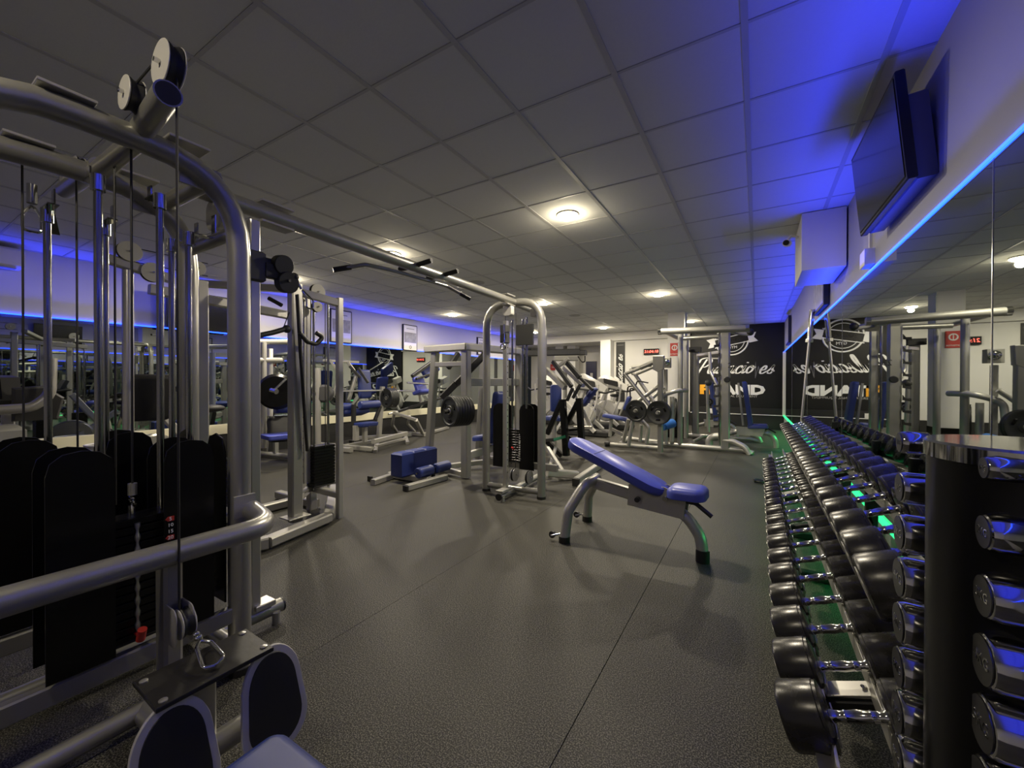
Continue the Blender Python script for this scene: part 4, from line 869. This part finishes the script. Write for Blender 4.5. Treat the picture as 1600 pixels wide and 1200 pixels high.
pipes(T, 'front_leg', 'silver2', .036, [(-2.112, 7.85, 0.599), (-2.238, 7.95, 0.145)], [(-2.014, 7.8, 0.607), (-2.097, 7.8, 0.089)], [(-1.907, 7.95, 0.601), (-1.763, 7.95, 0.45), (-1.798, 7.95, 0.143)], [(-1.978, 8.3, 0.455), (-2.002, 8.3, 0.119)], fil=.08)
pipes(T, 'handle', 'rubber', .014, [(-2.14, 7.9, 1.127), (-2.141, 7.9, 1.226), (-1.994, 7.9, 1.239), (-1.958, 7.9, 1.338), (-1.756, 7.9, 1.301)], [(-2.091, 7.9, 1.029), (-2.103, 7.9, 1.201), (-1.933, 7.9, 1.154), (-1.873, 7.9, 1.082)], fil=.04)
wplate(T, (-1.931, 7.66, 0.777), (.18, 1, 0), .205, .045, 1); wplate(T, (-1.519, 7.6, 0.763), (.18, 1, 0), .215, .045, 2)
for px, yy in ((993, 7.66), (1028, 7.60)):
    q = {993: V((-1.931, 7.66, 0.777)), 1028: V((-1.519, 7.6, 0.763))}[px]; part(T, 'plate_sleeve', MB().cyl(q-V((.01, .05, 0)), q+V((.04, .3, 0)), .025), 'steel')
wplate(T, (-1.463, 8.9, 0.746), (1, .3, 0), .24, .045, 1)
part(T, 'blue_roller', MB().disc((-1.508, 7.95, 0.489), (-1.358, 8.2, 0.535), .085, .015), 'bluef')
part(T, 'chest_pad', MB().pad((-2.261, 8.3, 0.882), (.35, 0, 1), (0, 1, 0), .30, .18, .07, .04), 'blue2')
part(T, 'seat', MB().pad((-2.497, 8.3, 0.584), (1, .1, -.15), (0, 1, 0), .52, .24, .07, .04), 'blue2'); frame(T, 'seat_post', 'silver2', ((-2.591, 8.3, 0.553), (-2.617, 8.3, 0.178), .06), ((-2.591, 8.3, 0.34), (-2.324, 8.3, 0.225), .06))
pipes(T, 'side_rail', 'silver2', .045, [(-1.653, 8.45, 0.766), (-1.63, 8.45, 1.046), (-1.332, 8.45, 1.152), (-1.22, 8.9, 1.146)], [(-1.451, 8.6, 1.02), (-1.447, 8.6, 0.125)], fil=.15)

# --- big rack / Smith machine ---
T = thing('smith_rack', 'tall silver tube rack with curved front feet in front of the black lettered wall', 'rack', (-.9, 9.3, 0))
ya, yb = 8.62, 10.35
pipes(T, 'floor_tube', 'silver2', .048, [(-1.95, ya, .06), (-.55, ya, .06), (-.22, ya, .06), (-.05, ya-.05, .02)], [(-1.5, yb, .06), (-.45, yb, .06), (-.1, yb, .06), (.08, yb, .02)], fil=.12)
part(T, 'curved_foot', MB().tube([(-.56, ya, .22), (-.36, ya-.02, .21), (-.18, ya-.08, .13), (-.10, ya-.12, .0)], .05, .15, 14), 'silver2')
part(T, 'curved_foot', MB().tube([(-.5, yb, .22), (-.2, yb, .21), (.03, yb, .12), (.08, yb, .0)], .05, .15, 14), 'silver2')
pipes(T, 'upright', 'silver', .05, [(-1.30, ya, .05), (-1.30, ya, 2.30)], [(-1.36, yb-.5, .05), (-1.36, yb-.5, 2.25)])
frame(T, 'front_post', 'silver', ((-0.516, 8.62, 2.243), (-0.506, 8.62, 0.051), .15, .10)); pipes(T, 'front_post', 'silver', .052, [(-.48, ya+.02, .06), (-.48, ya+.02, 2.30)])
frame(T, 'rear_post', 'silver', ((-1.25, yb+.2, .05), (-1.25, yb+.2, 2.05), .14), ((-.62, yb, .05), (-.62, yb, 2.3), .12))
part(T, 'rear_post_cap', MB().box((-1.25, yb+.1, 2.08), (.26, .12, .12)), 'blackm')
pipes(T, 'top_rail', 'silver', .062, [(-1.649, 8.4, 2.314), (-0.148, 8.4, 2.278)]); pipes(T, 'top_rail', 'silver', .045, [(-1.408, 9.4, 2.253), (-0.621, 9.4, 2.264)])
pipes(T, 'top_rail', 'silver', .04, [(-0.441, 8.6, 2.272), (-0.399, 10.2, 2.4)], [(-1.559, 8.5, 2.306), (-1.549, 9.8, 2.312)])
for px, py_ in ((1032, 0), (1167, 0)): 
    q = {1032: (-1.649, 8.4, 2.314), 1167: (-0.148, 8.4, 2.278)}[px]; part(T, 'rail_cap', MB().cyl(V(q)-V((.03, 0, 0)), V(q)+V((.03, 0, 0)), .066), 'chrome')
part(T, 'knob', MB().sph((-0.119, 9.2, 2.292), .07, 12), 'blackm'); frame(T, 'knob_arm', 'silver', ((-0.382, 9.2, 2.295), (-0.129, 9.2, 2.255), .07))
pipes(T, 'guide_rod', 'rod', .02, [(-0.622, 8.75, 2.238), (-0.612, 8.75, 0.048)], [(-0.7, 10.2, 2.389), (-0.689, 10.2, -0.017)])
sa = MB()
for k in range(9): 
    z = .45+.19*k; part(T, 'safety_hook', MB().slab([(0, 0), (.10, .02), (.10, .10), (.07, .05), (0, .05)], (-.70, ya-.06, z), (1, 0, 0), (0, 0, 1), .03), 'blackm')
part(T, 'adjust_knob', MB().disc((-0.474, 8.5, 1.364), (-0.469, 8.42, 1.363), .055, .01), 'blackm')
text(T, 'number', '20', 'blackm', (-0.402, 8.51, 1.623), (PI/2, 0, 0), .13, .002)
pipes(T, 'lever', 'steel', .032, [(-0.846, 9.4, 1.943), (-0.832, 9.4, 1.542), (-0.704, 9.3, 1.276), (-0.678, 9.3, 0.752)], [(-0.901, 9.5, 1.342), (-0.872, 9.5, 0.26)], fil=.1)
frame(T, 'lever_arm', 'steel', ((-1.147, 10, 1.92), (-0.655, 9.4, 1.936), .06), ((-0.857, 9.4, 1.81), (-0.643, 9.4, 1.804), .03))
wplate(T, (-0.862, 9.5, 0.896), (0, 1, 0), .08, .08, 1, nm='roller'); part(T, 'lever_joint', MB().sph((-0.872, 9.45, 1.302), .07, 10), 'dark')
part(T, 'foot_bracket', MB().tube([(-1.109, 9.007, 0.1), (-1.03, 9.965, 0.1), (-0.717, 10.415, 0.1)], .03, .1), 'silver2')
part(T, 'inner_bench_leg', MB().tube([(-0.831, 9.2, -0.034), (-0.832, 9.2, 0.15), (-0.738, 9.2, 0.209), (-0.599, 9.2, 0.219)], .07, .12), 'silver2')

# --- two incline benches by the black wall ---
def incline(lab, dx, dy):
    T = thing('incline_bench', lab, 'bench', (-.3+dx, 9.8+dy, 0), 0, 'incline benches by the black wall'); o = V((dx, dy, 0))
    part(T, 'backrest', MB().pad(V((-.16, 9.6, .86))+o, (0, 1, 0), (-.13, 0, 1), .30, .95, .09, .05), 'blue2')
    part(T, 'seat', MB().pad(V((.02, 9.6, .42))+o, (1, 0, .05), (0, 1, 0), .36, .30, .08, .05), 'blue2')
    part(T, 'back_plate', MB().beam(V((-.24, 9.6, .42))+o, V((-.33, 9.6, 1.30))+o, .04, .06), 'silver2')
    part(T, 'side_plate', MB().slab([(-.3, -.08), (.15, -.08), (.2, .08), (-.32, .10)], V((-.05, 9.52, .30))+o, (1, 0, 0), (0, 0, 1), .02), 'silver2')
    part(T, 'front_leg', MB().tube([V((.05, 9.6, .30))+o, V((.25, 9.6, .27))+o, V((.33, 9.6, .14))+o, V((.34, 9.6, .0))+o], .045, .14), 'silver2')
    part(T, 'rear_leg', MB().tube([V((-.3, 9.6, .30))+o, V((-.55, 9.6, .22))+o, V((-.62, 9.45, .0))+o], .045, .14), 'silver2')
    part(T, 'handle', MB().tube([V((.1, 9.6, .33))+o, V((.2, 9.6, .38))+o, V((.33, 9.6, .30))+o], .016, .04), 'rubber')
    return T
incline('blue incline bench with raised backrest between the big rack and the dumbbell racks, nearer one', 0, .1); incline('blue incline bench with raised backrest near the black wall, partly behind the big rack', -.75, 1.5)

# --- cross trainers in the back ---
def trainer(lab, x, y, s=1):
    T = thing('cross_trainer', lab, 'cardio machine', (x, y, 0), 0, 'cardio machines at the back'); o = V((x, y, 0))
    def q(a, b, c): return o+V((a*s, b, c))
    part(T, 'console', MB().slab([(-.34, -.10), (.30, -.16), (.42, -.05), (.20, .05), (-.2, .16), (-.36, .10)], q(0, 0, 1.28), (1, 0, -.25), (0, -.35, 1), .34, .03), 'lgrey')
    part(T, 'screen', MB().slab(rrect(.42, .15, .03, 3), q(.02, -.20, 1.30), (1, 0, -.25), (0, -.35, 1), .02), 'dark')
    part(T, 'handlebar', MB().tube([q(-.2, -.3, 1.15), q(.1, -.36, 1.12), q(.5, -.3, 1.05), q(.72, -.1, 1.12)], .022, .1), 'blackm')
    frame(T, 'mast', 'lgrey', (q(-.1, .05, 1.2), q(-.45, .1, .5), .12, .09))
    frame(T, 'side_rail', 'lgrey', (q(-.5, .3, .8), q(.25, .3, .12), .09), (q(-.5, -.3, .8), q(.25, -.3, .12), .09), (q(-.75, -.3, .1), q(-.4, -.3, .6), .07))
    part(T, 'flywheel_cover', MB().disc(q(-.15, -.12, .5), q(-.15, .12, .5), .30, .03), 'lgrey')
    part(T, 'deck', MB().box(q(-.1, 0, .07), (1.3*1, .6, .14), ch=.03), 'blackm')
    part(T, 'saddle', MB().sph(q(.10, 0, .93), .13, 12, (1.3, .8, .35)), 'blackm'); frame(T, 'saddle_post', 'lgrey', (q(.1, 0, .9), q(-.05, 0, .5), .07))
    pipes(T, 'moving_handle', 'lgrey', .025, [q(.35, -.35, 1.25), q(.3, -.35, .8), q(.1, -.35, .35)], [q(.35, .35, 1.25), q(.3, .35, .8), q(.1, .35, .35)])
    return T
trainer('white and black cross trainer, front one behind the black-arm row machine', -3.55, 9.6); trainer('white and black cross trainer, second one in front of the vertical banner', -3.5, 11.3)
trainer('white cross trainer in the back left corner by the recess', -5.6, 11.6, -1)

# --- left bank: leg curl, T-bar / 45 degree machine, seated machines ---
T = thing('leg_curl_machine', 'silver leg curl bench with blue rollers and pads near the left mirror', 'gym machine', (-6.6, 5.4, 0))
frame(T, 'base_beam', 'silver2', ((-7.0, 4.75, .06), (-6.35, 4.85, .06), .09), ((-6.079, 5.112, 0.06), (-7.5, 4.95, .06), .08), ((-6.8, 5.0, .06), (-6.5, 6.2, .15), .08))
frame(T, 'front_bench', 'silver2', ((-5.874, 4.939, 0.24), (-6.23, 6.093, 0.24), .07, .08), ((-6.426, 5.514, 0.15), (-6.015, 5.101, 0.02), .07), ((-6.703, 6.498, 0.15), (-6.241, 6.141, 0.02), .07), ((-6.126, 5.225, 0.1), (-6.418, 6.258, 0.1), .05))
part(T, 'end_cap', MB().box((-7.087, 5.41, 0.06), (.1, .04, .1)), 'rubber')
part(T, 'roller_pad', MB().disc((-6.5, 5.148, 0.863), (-6.5, 5.609, 0.866), .075, .015), 'blue2'); part(T, 'roller_pad', MB().disc((-6.6, 4.736, 0.844), (-6.6, 5.024, 0.841), .07, .015), 'blue2')
part(T, 'thigh_pad', MB().pad((-6.7, 5.158, 0.707), (0, 1, 0), (1, 0, .3), .60, .3, .09, .05), 'blue2')
part(T, 'seat', MB().pad((-6.4, 5.2, 0.496), (0, 1, 0), (1, 0, 0), .42, .30, .08, .06), 'blue2'); frame(T, 'seat_post', 'silver2', ((-6.4, 5.186, 0.449), (-6.4, 5.185, 0.168), .08), ((-6.4, 4.983, 0.492), (-6.4, 4.983, 0.217), .09))
frame(T, 'lever', 'blackm', ((-6.5, 5.019, 0.881), (-6.5, 5.004, 0.448), .07), ((-6.5, 5.641, 0.813), (-6.5, 5.513, 0.552), .06), ((-6.6, 4.912, 0.931), (-6.6, 5.053, 0.925), .03))
wplate(T, (-7, 6.235, 0.949), (.15, 1, 0), .22, .04, 5)
T = thing('incline_lever_machine', 'silver angular-frame lever machine with blue pads at the left mirror, left of the large press', 'gym machine', (-7.0, 7.4, 0))
frame(T, 'frame_beam', 'silver2', ((-6.89, 6.373, 0.62), (-7.283, 6.678, 0.3), .06), ((-7.283, 6.678, 0.3), (-7.604, 7.138, 0.05), .06), ((-7.604, 7.138, 0.05), (-6.775, 7.226, 0.05), .08), ((-6.89, 6.373, 0.62), (-6.208, 6.348, 0.5), .06), ((-6.208, 6.348, 0.5), (-6.897, 7.289, 0.05), .07),
      ((-6.594, 6.546, 0.55), (-7.191, 7.075, 0.3), .05), ((-7.191, 7.075, 0.3), (-7.429, 7.551, 0.05), .05), ((-6.814, 7.202, 0.05), (-7.273, 8.663, 0.05), .07), ((-7.273, 8.663, 0.05), (-7.065, 8.336, 0.4), .05))
frame(T, 'lever', 'blackm', ((-7.1, 6.684, 0.621), (-6.9, 7.448, 0.816), .06), ((-6.9, 7.448, 0.816), (-6.8, 7.851, 0.899), .05), ((-7, 7.031, 1.438), (-7, 7.741, 1.817), .08), ((-7, 7.157, 1.378), (-7, 7.647, 1.493), .05))
pipes(T, 'bar', 'steel', .022, [(-7.1, 6.398, 0.581), (-7.1, 6.782, 0.629)], [(-7.2, 6.699, 1.092), (-7.2, 7.771, 1.072)], [(-7.1, 6.964, 1.286), (-7.1, 7.663, 1.253)])
part(T, 'backrest', MB().pad((-7.2, 7.495, 1.253), (0, 1, .1), (-.3, 0, 1), .36, .38, .08, .05), 'blue'); part(T, 'seat', MB().pad((-6.9, 7.27, 1.055), (0, 1, 0), (1, 0, .3), .42, .3, .08, .05), 'blue')
part(T, 'head_pad', MB().pad((-7.1, 7.757, 1.625), (.2, 1, .5), (-.3, 0, 1), .5, .3, .1, .05), 'blue2')
frame(T, 'seat_post', 'silver2', ((-7.1, 7.369, 0.987), (-7.1, 7.436, 0.779), .05), ((-7.1, 7.71, 0.977), (-7.1, 7.757, 0.765), .05))
T = thing('seated_machine', 'blue-seated machine with black pads and curved silver side tube near the left mirror', 'gym machine', (-6.5, 3.7, 0))
pipes(T, 'floor_tube', 'silver2', .045, [(-7.489, 3.768, 0.06), (-6.338, 3.921, 0.06)], [(-7.549, 3.95, 0.05), (-7.218, 3.788, 0.28), (-7.205, 3.677, 0.36), (-7.287, 3.626, 0.36)], [(-6.556, 4.055, 0.06), (-6.921, 4.761, 0.06)], fil=.1)
part(T, 'seat', MB().pad((-6.326, 3.63, 0.46), (.2, 1, 0), (1, -.2, 0), .62, .40, .08, .05), 'blue'); part(T, 'seat_bracket', MB().box((-6.979, 3.83, 0.25), (.06, .06, .3)), 'silver2')
part(T, 'backrest', MB().pad((-6.6, 3.683, 0.548), (.3, 1, 0), (-.25, 0, 1), .34, .42, .1, .08), 'blackm')
part(T, 'round_cover', MB().disc((-6.4, 3.513, 1.155), (-6.55, 3.646, 1.15), .28, .04), 'black'); part(T, 'round_cover', MB().disc((-6.9, 4.656, 1.088), (-7, 4.763, 1.084), .17, .04), 'dark')
part(T, 'crank', MB().cyl((-6.2, 3.375, 1.18), (-6.2, 3.559, 1.353), .018).cyl((-6.25, 3.365, 1.179), (-6.15, 3.386, 1.161), .04), 'chrome')
pipes(T, 'upright', 'silver2', .045, [(-6.8, 3.541, 1.941), (-6.8, 3.538, 0.241)], [(-6.8, 3.405, 1.647), (-6.8, 3.829, 1.666)], [(-6.9, 3.455, 1.949), (-6.9, 3.995, 1.995)])
frame(T, 'perforated_post', 'white', ((-6.9, 3.685, 1.852), (-6.9, 3.683, 0.742), .14, .06)); pipes(T, 'post', 'silver2', .05, [(-7, 4.619, 1.564), (-7, 4.618, 0.073)])
part(T, 'arm_pad', MB().pad((-6.6, 3.873, 0.848), (.2, 1, 0), (1, 0, .2), .5, .2, .1, .05), 'blue2')
T = thing('chest_press_row', 'grey chest press with black handles and blue backrest against the left mirror', 'gym machine', (-7.3, 6.2, 0))
for k in range(3):
    frame(T, 'press_arm', 'silver', ((-7.3, 5.066, 1.748), (-7.2, 5.211, 1.469), .05), ((-7.2, 5.211, 1.469), (-7.2, 5.066, 1.01), .05)) if k == 0 else None
frame(T, 'press_arm', 'silver', ((-7.3, 5.48, 1.727), (-7.2, 5.623, 1.462), .06), ((-7.2, 5.623, 1.462), (-7.2, 5.435, 0.932), .06)); frame(T, 'top_bar', 'silver2', ((-7.4, 4.994, 1.734), (-7.4, 5.828, 1.731), .05))
frame(T, 'press_handle', 'blackm', ((-7.1, 5.375, 1.627), (-7, 5.56, 1.394), .05), ((-7.2, 5.671, 1.598), (-7, 5.753, 1.288), .05)); part(T, 'backrest', MB().pad((-7.2, 5.834, 1.26), (0, 1, 0), (-.1, 0, 1), .30, .62, .1, .05), 'blue2')
frame(T, 'base_beam', 'silver2', ((-7.6, 5.9, .06), (-7.0, 7.0, .06), .08), ((-7.3, 6.3, .06), (-7.3, 6.4, 1.2), .09)); frame(T, 'bar', 'steel', ((-7.1, 5.167, 1.123), (-7.1, 6.27, 1.116), .03))
# --- cardio machine at the far left edge, bin ---
T = thing('treadmill', 'grey and silver treadmill front at the left picture edge before the mirror', 'cardio machine', (-6.4, .35, 0))
part(T, 'side_rail', MB().tube([(-5.9, 0.621, 1.047), (-5.9, 0.953, 1.062), (-5.9, 1.068, 1.181), (-5.9, 1.077, 1.537)], .045, .15), 'silver2')
part(T, 'housing', MB().box((-6.2, .62, .45), (.5, .62, .9), ch=.05), 'grey'); part(T, 'deck', MB().box((-6.0, -.3, .15), (.75, 1.6, .18), ch=.04), 'blackm')
part(T, 'console', MB().box((-6.25, .55, 1.2), (.2, .75, .32), ch=.05, ry=-.4), 'dark'); frame(T, 'mast', 'lgrey', ((-6.2, .3, .8), (-6.25, .3, 1.3), .08), ((-6.2, .85, .8), (-6.25, .85, 1.3), .08))
part(T, 'screen', MB().box((-6.14, .55, 1.24), (.02, .5, .2), ry=-.4), 'screen')
part(T, 'hood', MB().slab([(-.1, -.12), (.2, -.12), (.24, .1), (.1, .22), (-.1, .2)], (-6.05, .95, 1.05), (0, 1, 0), (.1, 0, 1), .05, .02), 'dark')
T = thing('waste_bin', 'pale blue-white plastic bin on the floor by the left mirror', 'bin', (-7.2, 1.7, 0))
part(T, 'bucket', MB().lathe([(.12, 0), (.16, .5), (.155, .5), (.12, .03)], (-7.2, 1.75, .0), (0, 0, 1), 20), 'lgrey'); part(T, 'rim', MB().torus((-7.2, 1.75, .5), (0, 0, 1), .16, .012), 'white')
# --- exercise machines seen only dimly between the tower rods ---
T = thing('curved_exercise_bike', 'silver-framed exercise bike with black saddle, behind the near tower rods', 'cardio machine', (-6.3, 2.2, 0))
part(T, 'flywheel', MB().disc((-6.3, 1.95, .42), (-6.2, 1.98, .42), .26, .02), 'silver'); frame(T, 'frame_beam', 'lgrey', ((-6.3, 1.7, .08), (-6.3, 2.9, .08), .08), ((-6.3, 2.0, .4), (-6.3, 2.5, .8), .08), ((-6.3, 2.6, .1), (-6.3, 1.95, 1.1), .08))
part(T, 'saddle', MB().sph((-6.3, 2.6, .95), .13, 12, (.8, 1.3, .4)), 'blackm'); frame(T, 'saddle_post', 'rod', ((-6.3, 2.5, .5), (-6.3, 2.6, .93), .04))
part(T, 'handlebar', MB().tube([(-6.05, 1.7, 1.15), (-6.1, 1.9, 1.18), (-6.5, 1.9, 1.18), (-6.55, 1.7, 1.15)], .02, .05), 'blackm'); part(T, 'console', MB().box((-6.3, 1.85, 1.25), (.25, .05, .16), rx=-.4), 'dark')
for a in (1.72, 2.86): part(T, 'foot_bar', MB().cyl((-6.6, a, .04), (-6.0, a, .04), .035), 'silver2')

bpy.context.view_layer.update()
